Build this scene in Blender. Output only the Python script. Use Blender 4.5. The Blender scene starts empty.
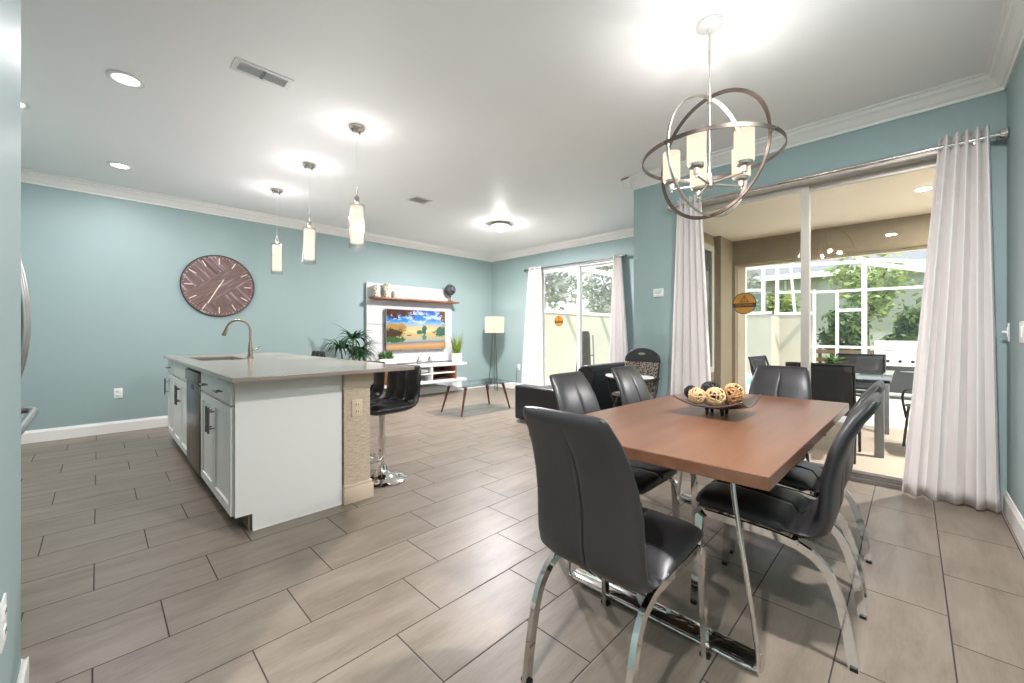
import bpy, bmesh, math, random
from math import sin, cos, pi, radians as RAD, sqrt
from mathutils import Vector as V, Matrix
random.seed(7)
SC = bpy.context.scene
COL = SC.collection

# ---------------------------------------------------------------- materials
class NT:
    """small helper around a node tree"""
    def __init__(s, name):
        s.m = bpy.data.materials.new(name); s.m.use_nodes = True
        s.t = s.m.node_tree; s.t.nodes.clear()
        s.out = s.t.nodes.new('ShaderNodeOutputMaterial')
    def n(s, typ, **kw):
        nd = s.t.nodes.new('ShaderNode' + typ)
        for k, v in kw.items():
            setattr(nd, k, v)
        return nd
    def put(s, sock, v):
        if hasattr(v, 'is_output') or isinstance(v, bpy.types.NodeSocket):
            s.t.links.new(v, sock)
        else:
            if isinstance(v, (tuple, list)) and len(v) == 3 and sock.type == 'RGBA':
                v = (*v, 1)
            sock.default_value = v
    def math(s, op, a, b=None, c=None):
        nd = s.n('Math', operation=op)
        s.put(nd.inputs[0], a)
        if b is not None: s.put(nd.inputs[1], b)
        if c is not None: s.put(nd.inputs[2], c)
        return nd.outputs[0]
    def coord(s, kind='Object'):
        return s.n('TexCoord').outputs[kind]
    def xyz(s, vec):
        nd = s.n('SeparateXYZ'); s.put(nd.inputs[0], vec); return nd.outputs
    def comb(s, x, y, z=0.0):
        nd = s.n('CombineXYZ')
        for i, v in enumerate((x, y, z)): s.put(nd.inputs[i], v)
        return nd.outputs[0]
    def mapping(s, vec, scale=(1, 1, 1), rot=(0, 0, 0), loc=(0, 0, 0)):
        nd = s.n('Mapping'); s.put(nd.inputs[0], vec)
        nd.inputs['Scale'].default_value = scale; nd.inputs['Rotation'].default_value = rot; nd.inputs['Location'].default_value = loc
        return nd.outputs[0]
    def noise(s, vec, scale=5, detail=3, rough=.5, out='Fac', dist=0):
        nd = s.n('TexNoise'); s.put(nd.inputs['Vector'], vec)
        nd.inputs['Scale'].default_value = scale; nd.inputs['Detail'].default_value = detail
        nd.inputs['Roughness'].default_value = rough; nd.inputs['Distortion'].default_value = dist
        return nd.outputs[out]
    def vor(s, vec, scale=5, out='Distance', feature='F1'):
        nd = s.n('TexVoronoi', feature=feature); s.put(nd.inputs['Vector'], vec); nd.inputs['Scale'].default_value = scale
        return nd.outputs[out]
    def ramp(s, fac, stops, interp='LINEAR'):
        nd = s.n('ValToRGB'); s.put(nd.inputs[0], fac); cr = nd.color_ramp; cr.interpolation = interp
        while len(cr.elements) < len(stops): cr.elements.new(.5)
        for e, (p, c) in zip(cr.elements, stops):
            e.position = p; e.color = (*c, 1) if len(c) == 3 else c
        return nd.outputs[0]
    def mix(s, fac, a, b, blend='MIX'):
        nd = s.n('Mix', data_type='RGBA', blend_type=blend)
        s.put(nd.inputs[0], fac); s.put(nd.inputs[6], a); s.put(nd.inputs[7], b)
        return nd.outputs[2]
    def bump(s, h, strength=.2, dist=.01):
        nd = s.n('Bump'); nd.inputs['Strength'].default_value = strength; nd.inputs['Distance'].default_value = dist
        s.put(nd.inputs['Height'], h); return nd.outputs[0]
    def bsdf(s, col=(.8, .8, .8), rough=.5, metal=0, **kw):
        nd = s.n('BsdfPrincipled')
        s.put(nd.inputs['Base Color'], col); s.put(nd.inputs['Roughness'], rough); s.put(nd.inputs['Metallic'], metal)
        for k, v in kw.items(): s.put(nd.inputs[k.replace('_', ' ')], v)
        return nd
    def done(s, shader):
        s.t.links.new(shader.outputs[0] if hasattr(shader, 'outputs') else shader, s.out.inputs[0]); return s.m

def lin(r, g, b):
    f = lambda c: (c / 255 / 12.92) if c / 255 <= .04045 else ((c / 255 + .055) / 1.055) ** 2.4
    return (f(r), f(g), f(b))

def simple(name, rgb, rough=.5, metal=0, noise=0, nscale=8, bump=0, bscale=200, **kw):
    t = NT(name); co = t.coord(); c = lin(*rgb)
    col = c
    if noise:
        f = t.noise(co, nscale, 4)
        col = t.mix(f, tuple(x * (1 - noise) for x in c), tuple(min(1, x * (1 + noise)) for x in c))
    if bump:
        kw['Normal'] = t.bump(t.noise(co, bscale, 2), bump, .004)
    return t.done(t.bsdf(col, rough, metal, **kw))

# ---------------------------------------------------------------- mesh building
class MB:
    def __init__(s): s.bm = bmesh.new()
    def box(s, x0, x1, y0, y1, z0, z1, bev=0, seg=2, M=None):
        g = bmesh.ops.create_cube(s.bm, size=1)['verts']
        c = V(((x0 + x1) / 2, (y0 + y1) / 2, (z0 + z1) / 2)); d = (abs(x1 - x0), abs(y1 - y0), abs(z1 - z0))
        for v in g: v.co = V((v.co.x * d[0], v.co.y * d[1], v.co.z * d[2])) + c
        new = list(g)
        if bev:
            ed = list({e for v in g for e in v.link_edges})
            r = bmesh.ops.bevel(s.bm, geom=ed, offset=min(bev, min(d) * .49), segments=seg, affect='EDGES', profile=.5)
            new = list({v for f in r['faces'] for v in f.verts} | {v for v in g if v.is_valid})
        if M is not None:
            for v in new: v.co = M @ v.co
        return s
    def ring_faces(s, A, B):
        n = len(A)
        for i in range(n):
            s.bm.faces.new((A[i], A[(i + 1) % n], B[(i + 1) % n], B[i]))
    def cyl(s, p0, p1, r0, r1=None, n=16, cap=True):
        return s.tube([p0, p1], [r0, r0 if r1 is None else r1], n, cap=cap)
    def tube(s, path, r, n=10, closed=False, sect=None, cap=True, up=None):
        P = [V(p) for p in path]; k = len(P); rs = r if isinstance(r, (list, tuple)) else [r] * k
        T = []
        for i in range(k):
            a = P[(i - 1) % k] if (closed or i > 0) else P[i]
            b = P[(i + 1) % k] if (closed or i < k - 1) else P[i]
            T.append((b - a).normalized())
        u = V(up) if up else (V((0, 0, 1)) if abs(T[0].z) < .9 else V((1, 0, 0)))
        N = (u - T[0] * u.dot(T[0])).normalized()
        rings = []
        for i in range(k):
            if i and not up:
                q = T[i - 1].rotation_difference(T[i]); N = q @ N
            elif up:
                u = V(up)
                w = u - T[i] * u.dot(T[i])
                if w.length > 1e-4: N = w.normalized()
            N = (N - T[i] * N.dot(T[i])).normalized(); B = T[i].cross(N)
            if sect: pts = [(a * rs[i], b * rs[i]) for a, b in sect]
            else: pts = [(cos(2 * pi * j / n) * rs[i], sin(2 * pi * j / n) * rs[i]) for j in range(n)]
            rings.append([s.bm.verts.new(P[i] + N * a + B * b) for a, b in pts])
        for i in range(k - 1): s.ring_faces(rings[i], rings[i + 1])
        if closed: s.ring_faces(rings[-1], rings[0])
        elif cap:
            s.bm.faces.new(rings[0][::-1]); s.bm.faces.new(rings[-1])
        return s
    def lathe(s, prof, c=(0, 0, 0), n=32, M=None):
        rings = []
        for r, z in prof:
            rings.append([s.bm.verts.new(V((c[0] + max(r, 1e-5) * cos(2 * pi * j / n), c[1] + max(r, 1e-5) * sin(2 * pi * j / n), c[2] + z))) for j in range(n)])
        for a, b in zip(rings, rings[1:]): s.ring_faces(a, b)
        if prof[0][0] > 1e-4: pass
        if M is not None:
            for R in rings:
                for v in R: v.co = M @ v.co
        return s
    def rings(s, R, cap=True):
        q = [[s.bm.verts.new(V(p)) for p in r] for r in R]
        for a, b in zip(q, q[1:]): s.ring_faces(a, b)
        if cap: s.bm.faces.new(q[0][::-1]); s.bm.faces.new(q[-1])
        return s
    def grid(s, fn, nu, nv):
        q = [[s.bm.verts.new(V(fn(i / nu, j / nv))) for j in range(nv + 1)] for i in range(nu + 1)]
        for i in range(nu):
            for j in range(nv):
                s.bm.faces.new((q[i][j], q[i + 1][j], q[i + 1][j + 1], q[i][j + 1]))
        return s
    def ball(s, c, r, nu=16, nv=10):
        r = (r, r, r) if not isinstance(r, (tuple, list)) else r
        g = bmesh.ops.create_uvsphere(s.bm, u_segments=nu, v_segments=nv, radius=1)['verts']
        for v in g: v.co = V((v.co.x * r[0] + c[0], v.co.y * r[1] + c[1], v.co.z * r[2] + c[2]))
        return s
    def poly(s, pts, off):
        """prism: planar outline pts extruded by vector off"""
        a = [s.bm.verts.new(V(p)) for p in pts]; b = [s.bm.verts.new(V(p) + V(off)) for p in pts]
        s.bm.faces.new(a[::-1]); s.bm.faces.new(b); s.ring_faces(a, b); return s
    def obj(s, name, mat, parent=None, world=False, smooth=40, sub=0, solid=0, bevel=0, keepnormals=False):
        if parent is not None and world:
            root = parent
            while root.parent: root = root.parent
            Mi = (Matrix.Translation(root.location) @ Matrix.Rotation(root.rotation_euler.z, 4, 'Z')).inverted()
            bmesh.ops.transform(s.bm, matrix=Mi, verts=s.bm.verts)
        if not keepnormals: bmesh.ops.recalc_face_normals(s.bm, faces=s.bm.faces)
        me = bpy.data.meshes.new(name); s.bm.to_mesh(me); s.bm.free()
        me.materials.append(mat)
        if smooth:
            me.polygons.foreach_set('use_smooth', [True] * len(me.polygons)); me.set_sharp_from_angle(angle=RAD(smooth))
        o = bpy.data.objects.new(name, me); COL.objects.link(o)
        if parent is not None: o.parent = parent
        if solid:
            m = o.modifiers.new('s', 'SOLIDIFY'); m.thickness = solid; m.offset = 0
        if bevel:
            m = o.modifiers.new('b', 'BEVEL'); m.width = bevel; m.segments = 2; m.limit_method = 'ANGLE'
        if sub:
            m = o.modifiers.new('u', 'SUBSURF'); m.levels = sub; m.render_levels = sub
        return o

def tag(o, label, cat, group=None):
    o['label'] = label; o['category'] = cat
    if group: o['group'] = group
    return o
def thing(name, label, cat, loc=(0, 0, 0), rz=0, group=None):
    o = bpy.data.objects.new(name, None); COL.objects.link(o); o.empty_display_size = .05
    o.location = loc; o.rotation_euler = (0, 0, rz)
    return tag(o, label, cat, group)
def struct(o): o['kind'] = 'structure'; return o
def stuff(o): o['kind'] = 'stuff'; return o
def dup(root, loc, rz, label):
    def cp(o, par):
        c = o.copy(); COL.objects.link(c)
        if par is not None: c.parent = par
        for ch in [x for x in KIDS.get(o.name, [])]: cp(ch, c)
        return c
    KIDS = {}
    for x in bpy.data.objects:
        if x.parent: KIDS.setdefault(x.parent.name, []).append(x)
    r = cp(root, None); r.location = loc; r.rotation_euler = (0, 0, rz); r['label'] = label
    return r
def text_mesh(txt, size, M, name, mat, parent, world=True, ext=.0004, fit=None):
    cu = bpy.data.curves.new('tmp', 'FONT'); cu.body = txt; cu.size = size; cu.extrude = ext; cu.align_x = 'CENTER'; cu.align_y = 'CENTER'; cu.resolution_u = 3
    to = bpy.data.objects.new('tmp', cu); COL.objects.link(to)
    dg = bpy.context.evaluated_depsgraph_get(); me = bpy.data.meshes.new_from_object(to.evaluated_get(dg))
    bpy.data.objects.remove(to); bpy.data.curves.remove(cu)
    b = MB(); b.bm.from_mesh(me); bpy.data.meshes.remove(me)
    if fit:
        w = max(v.co.x for v in b.bm.verts) - min(v.co.x for v in b.bm.verts)
        for v in b.bm.verts: v.co.x *= fit / w
    bmesh.ops.transform(b.bm, matrix=M, verts=b.bm.verts)
    return b.obj(name, mat, parent, world=world, smooth=0)
def light(name, typ, loc, energy, col=(1, .96, .985), parent=None, **kw):
    l = bpy.data.lights.new(name, typ); l.energy = energy; l.color = col
    for k, v in kw.items(): setattr(l, k, v)
    o = bpy.data.objects.new(name, l); COL.objects.link(o); o.location = loc
    return o
RECT = lambda a, b: [(-a, -b), (a, -b), (a, b), (-a, b)]
def rrect(a, b, r, k=3):
    out = []
    for cx, cy, t0 in ((a - r, b - r, 0), (-a + r, b - r, 90), (-a + r, -b + r, 180), (a - r, -b + r, 270)):
        for i in range(k + 1):
            t = RAD(t0 + 90 * i / k); out.append((cx + r * cos(t), cy + r * sin(t)))
    return out
def bez(pts, n=8):
    """Catmull-Rom through pts"""
    P = [V(p) for p in pts]; Q = [P[0] * 2 - P[1]] + P + [P[-1] * 2 - P[-2]]; out = []
    for i in range(1, len(Q) - 2):
        for k in range(n):
            t = k / n; a, b, c, d = Q[i - 1], Q[i], Q[i + 1], Q[i + 2]
            out.append(.5 * ((2 * b) + (c - a) * t + (2 * a - 5 * b + 4 * c - d) * t * t + (3 * b - a - 3 * c + d) * t ** 3))
    out.append(P[-1]); return out
# ---------------------------------------------------------------- material library
def paint(name, rgb):
    t = NT(name); co = t.coord(); c = lin(*rgb)
    h = t.noise(co, 180, 3, .6)
    col = t.mix(t.noise(co, 1.3, 2), tuple(x * .97 for x in c), tuple(min(1, x * 1.03) for x in c))
    return t.done(t.bsdf(col, .55, Normal=t.bump(h, .12, .003)))
M_teal = paint('teal_wall_paint', (152, 173, 173))
M_ceil = paint('ceiling_paint', (246, 245, 245))
M_trim = simple('white_trim_paint', (238, 236, 232), .4)
def tile_floor():
    t = NT('grey_taupe_plank_tile'); co = t.coord(); x, y, z = t.xyz(co)
    ry = t.math('DIVIDE', t.math('SUBTRACT', y, 2.01), .3025)
    row = t.math('FLOOR', ry); fy = t.math('SUBTRACT', ry, row)
    rx = t.math('DIVIDE', t.math('SUBTRACT', t.math('SUBTRACT', x, .8), t.math('MULTIPLY', row, .2033)), .61)
    cx = t.math('FLOOR', rx); fx = t.math('SUBTRACT', rx, cx)
    dx = t.math('MULTIPLY', t.math('MINIMUM', fx, t.math('SUBTRACT', 1, fx)), .61)
    dy = t.math('MULTIPLY', t.math('MINIMUM', fy, t.math('SUBTRACT', 1, fy)), .3025)
    d = t.math('MINIMUM', dx, dy)
    grout = t.math('LESS_THAN', d, .0024)
    wn = t.n('TexWhiteNoise', noise_dimensions='2D'); t.put(wn.inputs['Vector'], t.comb(row, cx))
    rnd = wn.outputs['Value']
    off = t.comb(t.math('MULTIPLY', rnd, 17), t.math('MULTIPLY', rnd, 9))
    va = t.n('VectorMath', operation='ADD'); t.put(va.inputs[0], co); t.put(va.inputs[1], off)
    st = t.noise(t.mapping(va.outputs[0], (1.1, 5.5, 1)), 1.7, 5, .6, dist=.6)
    fine = t.noise(t.mapping(va.outputs[0], (3, 22, 1)), 4, 4, .65)
    f = t.math('ADD', t.math('MULTIPLY', st, .7), t.math('MULTIPLY', fine, .3))
    col = t.ramp(f, [(.30, lin(106, 94, 82)), (.5, lin(130, 118, 105)), (.72, lin(146, 135, 122))])
    col = t.mix(t.math('MULTIPLY', rnd, .22), col, lin(118, 108, 94))
    col = t.mix(grout, col, lin(58, 50, 45))
    hgt = t.math('MINIMUM', t.math('MULTIPLY', d, 220), 1)
    rough = t.math('ADD', .34, t.math('MULTIPLY', t.math('ADD', grout, t.math('MULTIPLY', fine, .25)), .4))
    return t.done(t.bsdf(col, rough, Normal=t.bump(hgt, .35, .002), Specular_IOR_Level=.45))
M_floor = tile_floor()
M_panelboard = simple('white_gloss_board', (202, 202, 202), .3)
M_white = simple('white_lacquer', (222, 222, 221), .3)
M_cab = simple('white_cabinet_paint', (238, 235, 230), .38)
M_panelwhite = simple('pale_grey_end_panel', (232, 229, 224), .45)
def quartz():
    t = NT('taupe_quartz'); co = t.coord()
    sp = t.vor(co, 420); col = t.ramp(sp, [(.0, lin(122, 111, 99)), (.35, lin(142, 130, 117)), (.8, lin(152, 141, 128))])
    return t.done(t.bsdf(col, .16, Specular_IOR_Level=.55))
M_quartz = quartz()
def steel(name, rgb=(150, 150, 150), rough=.3):
    t = NT(name); co = t.coord()
    f = t.noise(t.mapping(co, (4, 4, 220)), 3, 2)
    return t.done(t.bsdf(lin(*rgb), t.math('ADD', rough - .06, t.math('MULTIPLY', f, .12)), 1))
M_steel = steel('brushed_steel', (170, 168, 165), .32)
M_dwsteel = steel('dark_stainless_steel', (124, 114, 106), .3)
M_nickel = simple('satin_nickel', (185, 178, 168), .28, 1)
M_chrome = simple('polished_chrome', (215, 213, 210), .07, 1)
M_bar = simple('dark_pull_nickel', (125, 122, 120), .3, 1)
M_bronze = simple('warm_brushed_metal', (176, 158, 138), .26, 1)
M_black = simple('black_plastic', (18, 18, 19), .4)
M_hoopdark = simple('dark_brushed_hoop', (120, 108, 100), .3, 1)
M_canopy = simple('pale_satin_metal', (215, 214, 212), .4, .35)
M_darkgap = simple('dark_recess', (40, 36, 33), .8)
def leather(name, rgb, rough=.38, b=.12):
    t = NT(name); co = t.coord()
    h = t.vor(co, 260, feature='F1')
    return t.done(t.bsdf(t.mix(t.noise(co, 6, 3), lin(*rgb), tuple(min(1, x * 1.25) for x in lin(*rgb))), rough, Normal=t.bump(h, b, .001)))
M_leather = leather('charcoal_faux_leather', (42, 41, 42), .36)
M_stoolblk = leather('black_faux_leather', (20, 20, 21), .34)
M_sofablk = leather('black_sofa_leather', (27, 27, 30), .33)
def wood(name, a, b, c, axis=0, scale=1.0, rough=.3):
    t = NT(name); co = t.coord()
    sc = [14, 14, 14]; sc[axis] = 1.1
    f = t.noise(t.mapping(co, tuple(s * scale for s in sc)), 2.2, 2, .5, dist=.3)
    g = t.noise(co, 1.6, 2)
    f = t.math('ADD', t.math('MULTIPLY', f, .75), t.math('MULTIPLY', g, .25))
    col = t.ramp(f, [(.3, lin(*a)), (.5, lin(*b)), (.7, lin(*c))])
    return t.done(t.bsdf(col, rough))
M_table = wood('cherry_table_veneer', (104, 70, 51), (115, 79, 59), (124, 87, 66), 0, .6, .3)
M_walnut = wood('walnut_wood', (84, 48, 30), (112, 66, 42), (138, 86, 58), 2, 1, .4)
M_shelfwood = wood('walnut_shelf_wood', (100, 58, 36), (132, 80, 52), (156, 100, 68), 0, 1, .4)
def clock_mat():
    t = NT('chevron_stained_wood'); co = t.coord(); x, y, z = t.xyz(co)
    def stripes(ang, k):
        u = t.math('ADD', t.math('MULTIPLY', x, cos(ang)), t.math('MULTIPLY', z, sin(ang)))
        v = t.math('ADD', t.math('MULTIPLY', x, -sin(ang)), t.math('MULTIPLY', z, cos(ang)))
        return t.noise(t.comb(t.math('MULTIPLY', u, 1.2), t.math('MULTIPLY', v, 20), k), 1.6, 4, .6), v
    a, v = stripes(RAD(38), 0.0); b, w = stripes(RAD(-48), 3.0)
    band = t.math('LESS_THAN', t.math('ABSOLUTE', v), .135)
    f = t.math('ADD', t.math('MULTIPLY', a, band), t.math('MULTIPLY', b, t.math('SUBTRACT', 1, band)))
    col = t.ramp(f, [(.32, lin(70, 50, 46)), (.44, lin(124, 92, 88)), (.52, lin(92, 74, 66)), (.60, lin(142, 118, 122)), (.70, lin(164, 152, 168))])
    return t.done(t.bsdf(col, .5))
M_clock = clock_mat()
M_cream = simple('cream_marker', (232, 216, 200), .4)
def fabric(name, rgb, trans=.35, sc=900):
    t = NT(name); co = t.coord(); c = lin(*rgb)
    w = t.noise(t.mapping(co, (1, 1, .25)), sc, 1)
    d = t.bsdf(t.mix(t.math('MULTIPLY', w, .12), c, tuple(x * .7 for x in c)), .85)
    tr = t.n('BsdfTranslucent'); t.put(tr.inputs[0], c)
    mx = t.n('MixShader'); mx.inputs[0].default_value = trans
    t.t.links.new(d.outputs[0], mx.inputs[1]); t.t.links.new(tr.outputs[0], mx.inputs[2])
    return t.done(mx)
M_curtain = fabric('white_curtain_fabric', (252, 248, 246), .28)
def glass(name, tint=(1, 1, 1), ior=1.5, rough=0.0):
    t = NT(name)
    lw = t.n('LayerWeight'); r0 = ((ior - 1) / (ior + 1)) ** 2
    frs = t.math('ADD', r0, t.math('MULTIPLY', t.math('POWER', lw.outputs['Facing'], 5), 1 - r0))
    a = t.n('BsdfTransparent'); t.put(a.inputs[0], tint)
    g = t.n('BsdfGlossy'); g.inputs['Roughness'].default_value = rough
    mx = t.n('MixShader'); t.t.links.new(frs, mx.inputs[0]); t.t.links.new(a.outputs[0], mx.inputs[1]); t.t.links.new(g.outputs[0], mx.inputs[2])
    return t.done(mx)
M_glass = glass('clear_glass', (.97, .985, .98), 1.45)
M_blueglass = glass('blue_tinted_table_glass', (.78, .87, .93), 2.3)
M_shadeclear = glass('clear_shade_glass', (.93, .93, .92), 1.6)
def screenmesh():
    t = NT('grey_insect_screen'); a = t.n('BsdfTransparent'); d = t.n('BsdfDiffuse'); t.put(d.inputs[0], lin(150, 150, 148))
    mx = t.n('MixShader'); mx.inputs[0].default_value = .22
    t.t.links.new(a.outputs[0], mx.inputs[1]); t.t.links.new(d.outputs[0], mx.inputs[2]); return t.done(mx)
M_screen = screenmesh()
def glow(name, rgb, strength, base=(240, 235, 225), rough=.5):
    t = NT(name); b = t.bsdf(lin(*base), rough)
    t.put(b.inputs['Emission Color'], lin(*rgb)); b.inputs['Emission Strength'].default_value = strength
    return t.done(b)
def frosted(name, rgb, strength, through):
    """lit frosted glass / linen: glows softly and lets its lamp shine through"""
    t = NT(name); b = t.n('Emission'); t.put(b.inputs[0], lin(*rgb)); b.inputs[1].default_value = strength
    a = t.n('BsdfTransparent'); mx = t.n('MixShader'); mx.inputs[0].default_value = 1 - through
    t.t.links.new(a.outputs[0], mx.inputs[1]); t.t.links.new(b.outputs[0], mx.inputs[2]); return t.done(mx)
M_lens = glow('lit_led_lens', (255, 248, 238), 4)
M_frost = frosted('lit_frosted_glass', (255, 238, 218), .66, .40)
M_candle = frosted('lit_candle_glass', (255, 232, 204), .60, .40)
M_lampshade = frosted('lit_linen_shade', (255, 232, 208), .60, .3)
M_flush = frosted('lit_opal_bowl', (255, 250, 242), 1.3, .4)
def stone_paper():
    t = NT('beige_ledger_stone'); co = t.coord()
    f = t.noise(t.mapping(co, (7, 7, 60)), 3, 4, .65)
    col = t.ramp(f, [(.32, lin(168, 148, 126)), (.5, lin(198, 178, 154)), (.68, lin(214, 196, 174))])
    return t.done(t.bsdf(col, .8, Normal=t.bump(f, .5, .01)))
M_stone = stone_paper()
M_capital = simple('cream_moulding', (210, 190, 168), .5)
M_plate = simple('white_plastic', (236, 236, 232), .35)
M_beigeplate = simple('beige_plastic', (214, 194, 168), .4)
M_alum = simple('taupe_aluminium', (190, 182, 172), .4, .4)
M_track = simple('grey_sill_aluminium', (128, 122, 116), .45, .5)
M_alumw = simple('white_aluminium', (240, 240, 238), .35)
def stucco(name, rgb):
    t = NT(name); co = t.coord(); c = lin(*rgb); n = t.noise(co, 45, 4, .7)
    return t.done(t.bsdf(t.mix(t.noise(co, 1.2, 3), tuple(x * .9 for x in c), tuple(min(1, x * 1.06) for x in c)), .9, Normal=t.bump(n, .6, .01)))
M_stucco = stucco('beige_stucco', (180, 175, 161))
M_olive = stucco('olive_taupe_stucco', (140, 127, 102))
M_lanaiceil = stucco('cream_stucco', (242, 233, 214))
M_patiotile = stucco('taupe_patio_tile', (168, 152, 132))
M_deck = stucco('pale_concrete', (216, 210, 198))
def grass():
    t = NT('lawn_grass'); co = t.coord(); n = t.noise(co, 9, 5, .7)
    return t.done(t.bsdf(t.ramp(n, [(.3, lin(112, 128, 52)), (.55, lin(160, 168, 78)), (.75, lin(190, 190, 104))]), .9, Normal=t.bump(n, .8, .05)))
M_grass = grass()
def leaf(name, a, b, sc=3):
    t = NT(name); co = t.coord(); n = t.noise(co, sc, 2)
    c = t.ramp(n, [(.35, lin(*a)), (.65, lin(*b))])
    d = t.bsdf(c, .55); tr = t.n('BsdfTranslucent'); t.put(tr.inputs[0], c)
    mx = t.n('MixShader'); mx.inputs[0].default_value = .3
    t.t.links.new(d.outputs[0], mx.inputs[1]); t.t.links.new(tr.outputs[0], mx.inputs[2]); return t.done(mx)
M_leafA = leaf('green_leaves', (112, 134, 74), (178, 190, 124), 2)
M_leafB = leaf('dark_green_leaves', (78, 98, 62), (122, 140, 90), 2)
M_leafC = leaf('grey_green_leaves', (142, 148, 138), (200, 202, 195), 1.5)
M_leafD = leaf('yellow_brown_leaves', (150, 144, 84), (206, 194, 128), 2)
M_indoorleaf = leaf('dracaena_leaves', (26, 62, 40), (70, 110, 66), 9)
M_succ = leaf('succulent_leaves', (62, 104, 52), (122, 158, 84), 30)
M_grassplant = leaf('yellow_green_blades', (84, 122, 34), (160, 178, 66), 20)
M_bark = simple('grey_bark', (104, 92, 78), .9, noise=.3, nscale=20)
M_housegrey = stucco('grey_house_stucco', (196, 198, 197))
M_roof = simple('grey_shingle_roof', (128, 130, 136), .9, noise=.15, nscale=30)
M_water = NT('pool_water'); M_water = M_water.done(M_water.bsdf(lin(92, 176, 178), .05))
M_grill = simple('grill_grey_panel', (62, 62, 64), .45, .3)
M_sling = simple('dark_sling_fabric', (40, 40, 42), .8)
M_patiometal = simple('grey_patio_metal', (112, 116, 118), .45, .5)
M_patiotop = simple('black_patio_glass_top', (26, 30, 34), .12)
def leopard():
    t = NT('leopard_print_vinyl'); co = t.coord()
    d = t.vor(co, 62); n = t.noise(co, 60, 2)
    m = t.ramp(t.math('ADD', d, t.math('MULTIPLY', n, .35)), [(.30, lin(120, 108, 96)), (.36, lin(36, 31, 29)), (.60, lin(42, 36, 33)), (.68, lin(150, 138, 122))], 'LINEAR')
    return t.done(t.bsdf(m, .5))
M_leo = leopard()
M_rattan_t = simple('tan_rattan', (206, 172, 126), .6, noise=.2, nscale=30)
M_rattan_b = simple('brown_rattan', (158, 112, 68), .6, noise=.2, nscale=30)
M_rattan_k = simple('black_rattan', (22, 19, 17), .45)
M_dish = simple('pewter_dish_glaze', (116, 106, 98), .28, .55, noise=.2, nscale=10)
M_dishdark = simple('dark_dish_metal', (50, 40, 34), .4, .4)
M_amber = simple('amber_decal', (172, 118, 30), .5)
M_decalblk = simple('black_decal', (36, 26, 14), .5)
M_pot = simple('white_ceramic', (240, 238, 232), .3)
M_jar = NT('antiqued_cream_ceramic')
_c = M_jar.coord(); _n = M_jar.noise(_c, 22, 3, .6)
M_jar = M_jar.done(M_jar.bsdf(M_jar.ramp(_n, [(.40, lin(150, 134, 106)), (.52, lin(232, 224, 206)), (.7, lin(240, 234, 220))]), .4))
def globe_mat():
    t = NT('slate_globe'); co = t.coord(); n = t.noise(co, 14, 4, .6)
    return t.done(t.bsdf(t.ramp(n, [(.48, lin(30, 36, 44)), (.52, lin(96, 98, 100)), (.6, lin(70, 76, 82))]), .4))
M_globe = globe_mat()
M_silver = simple('silver_ceramic', (150, 150, 148), .3, .6)
M_fridge = steel('fridge_steel', (150, 154, 154), .35)
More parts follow.
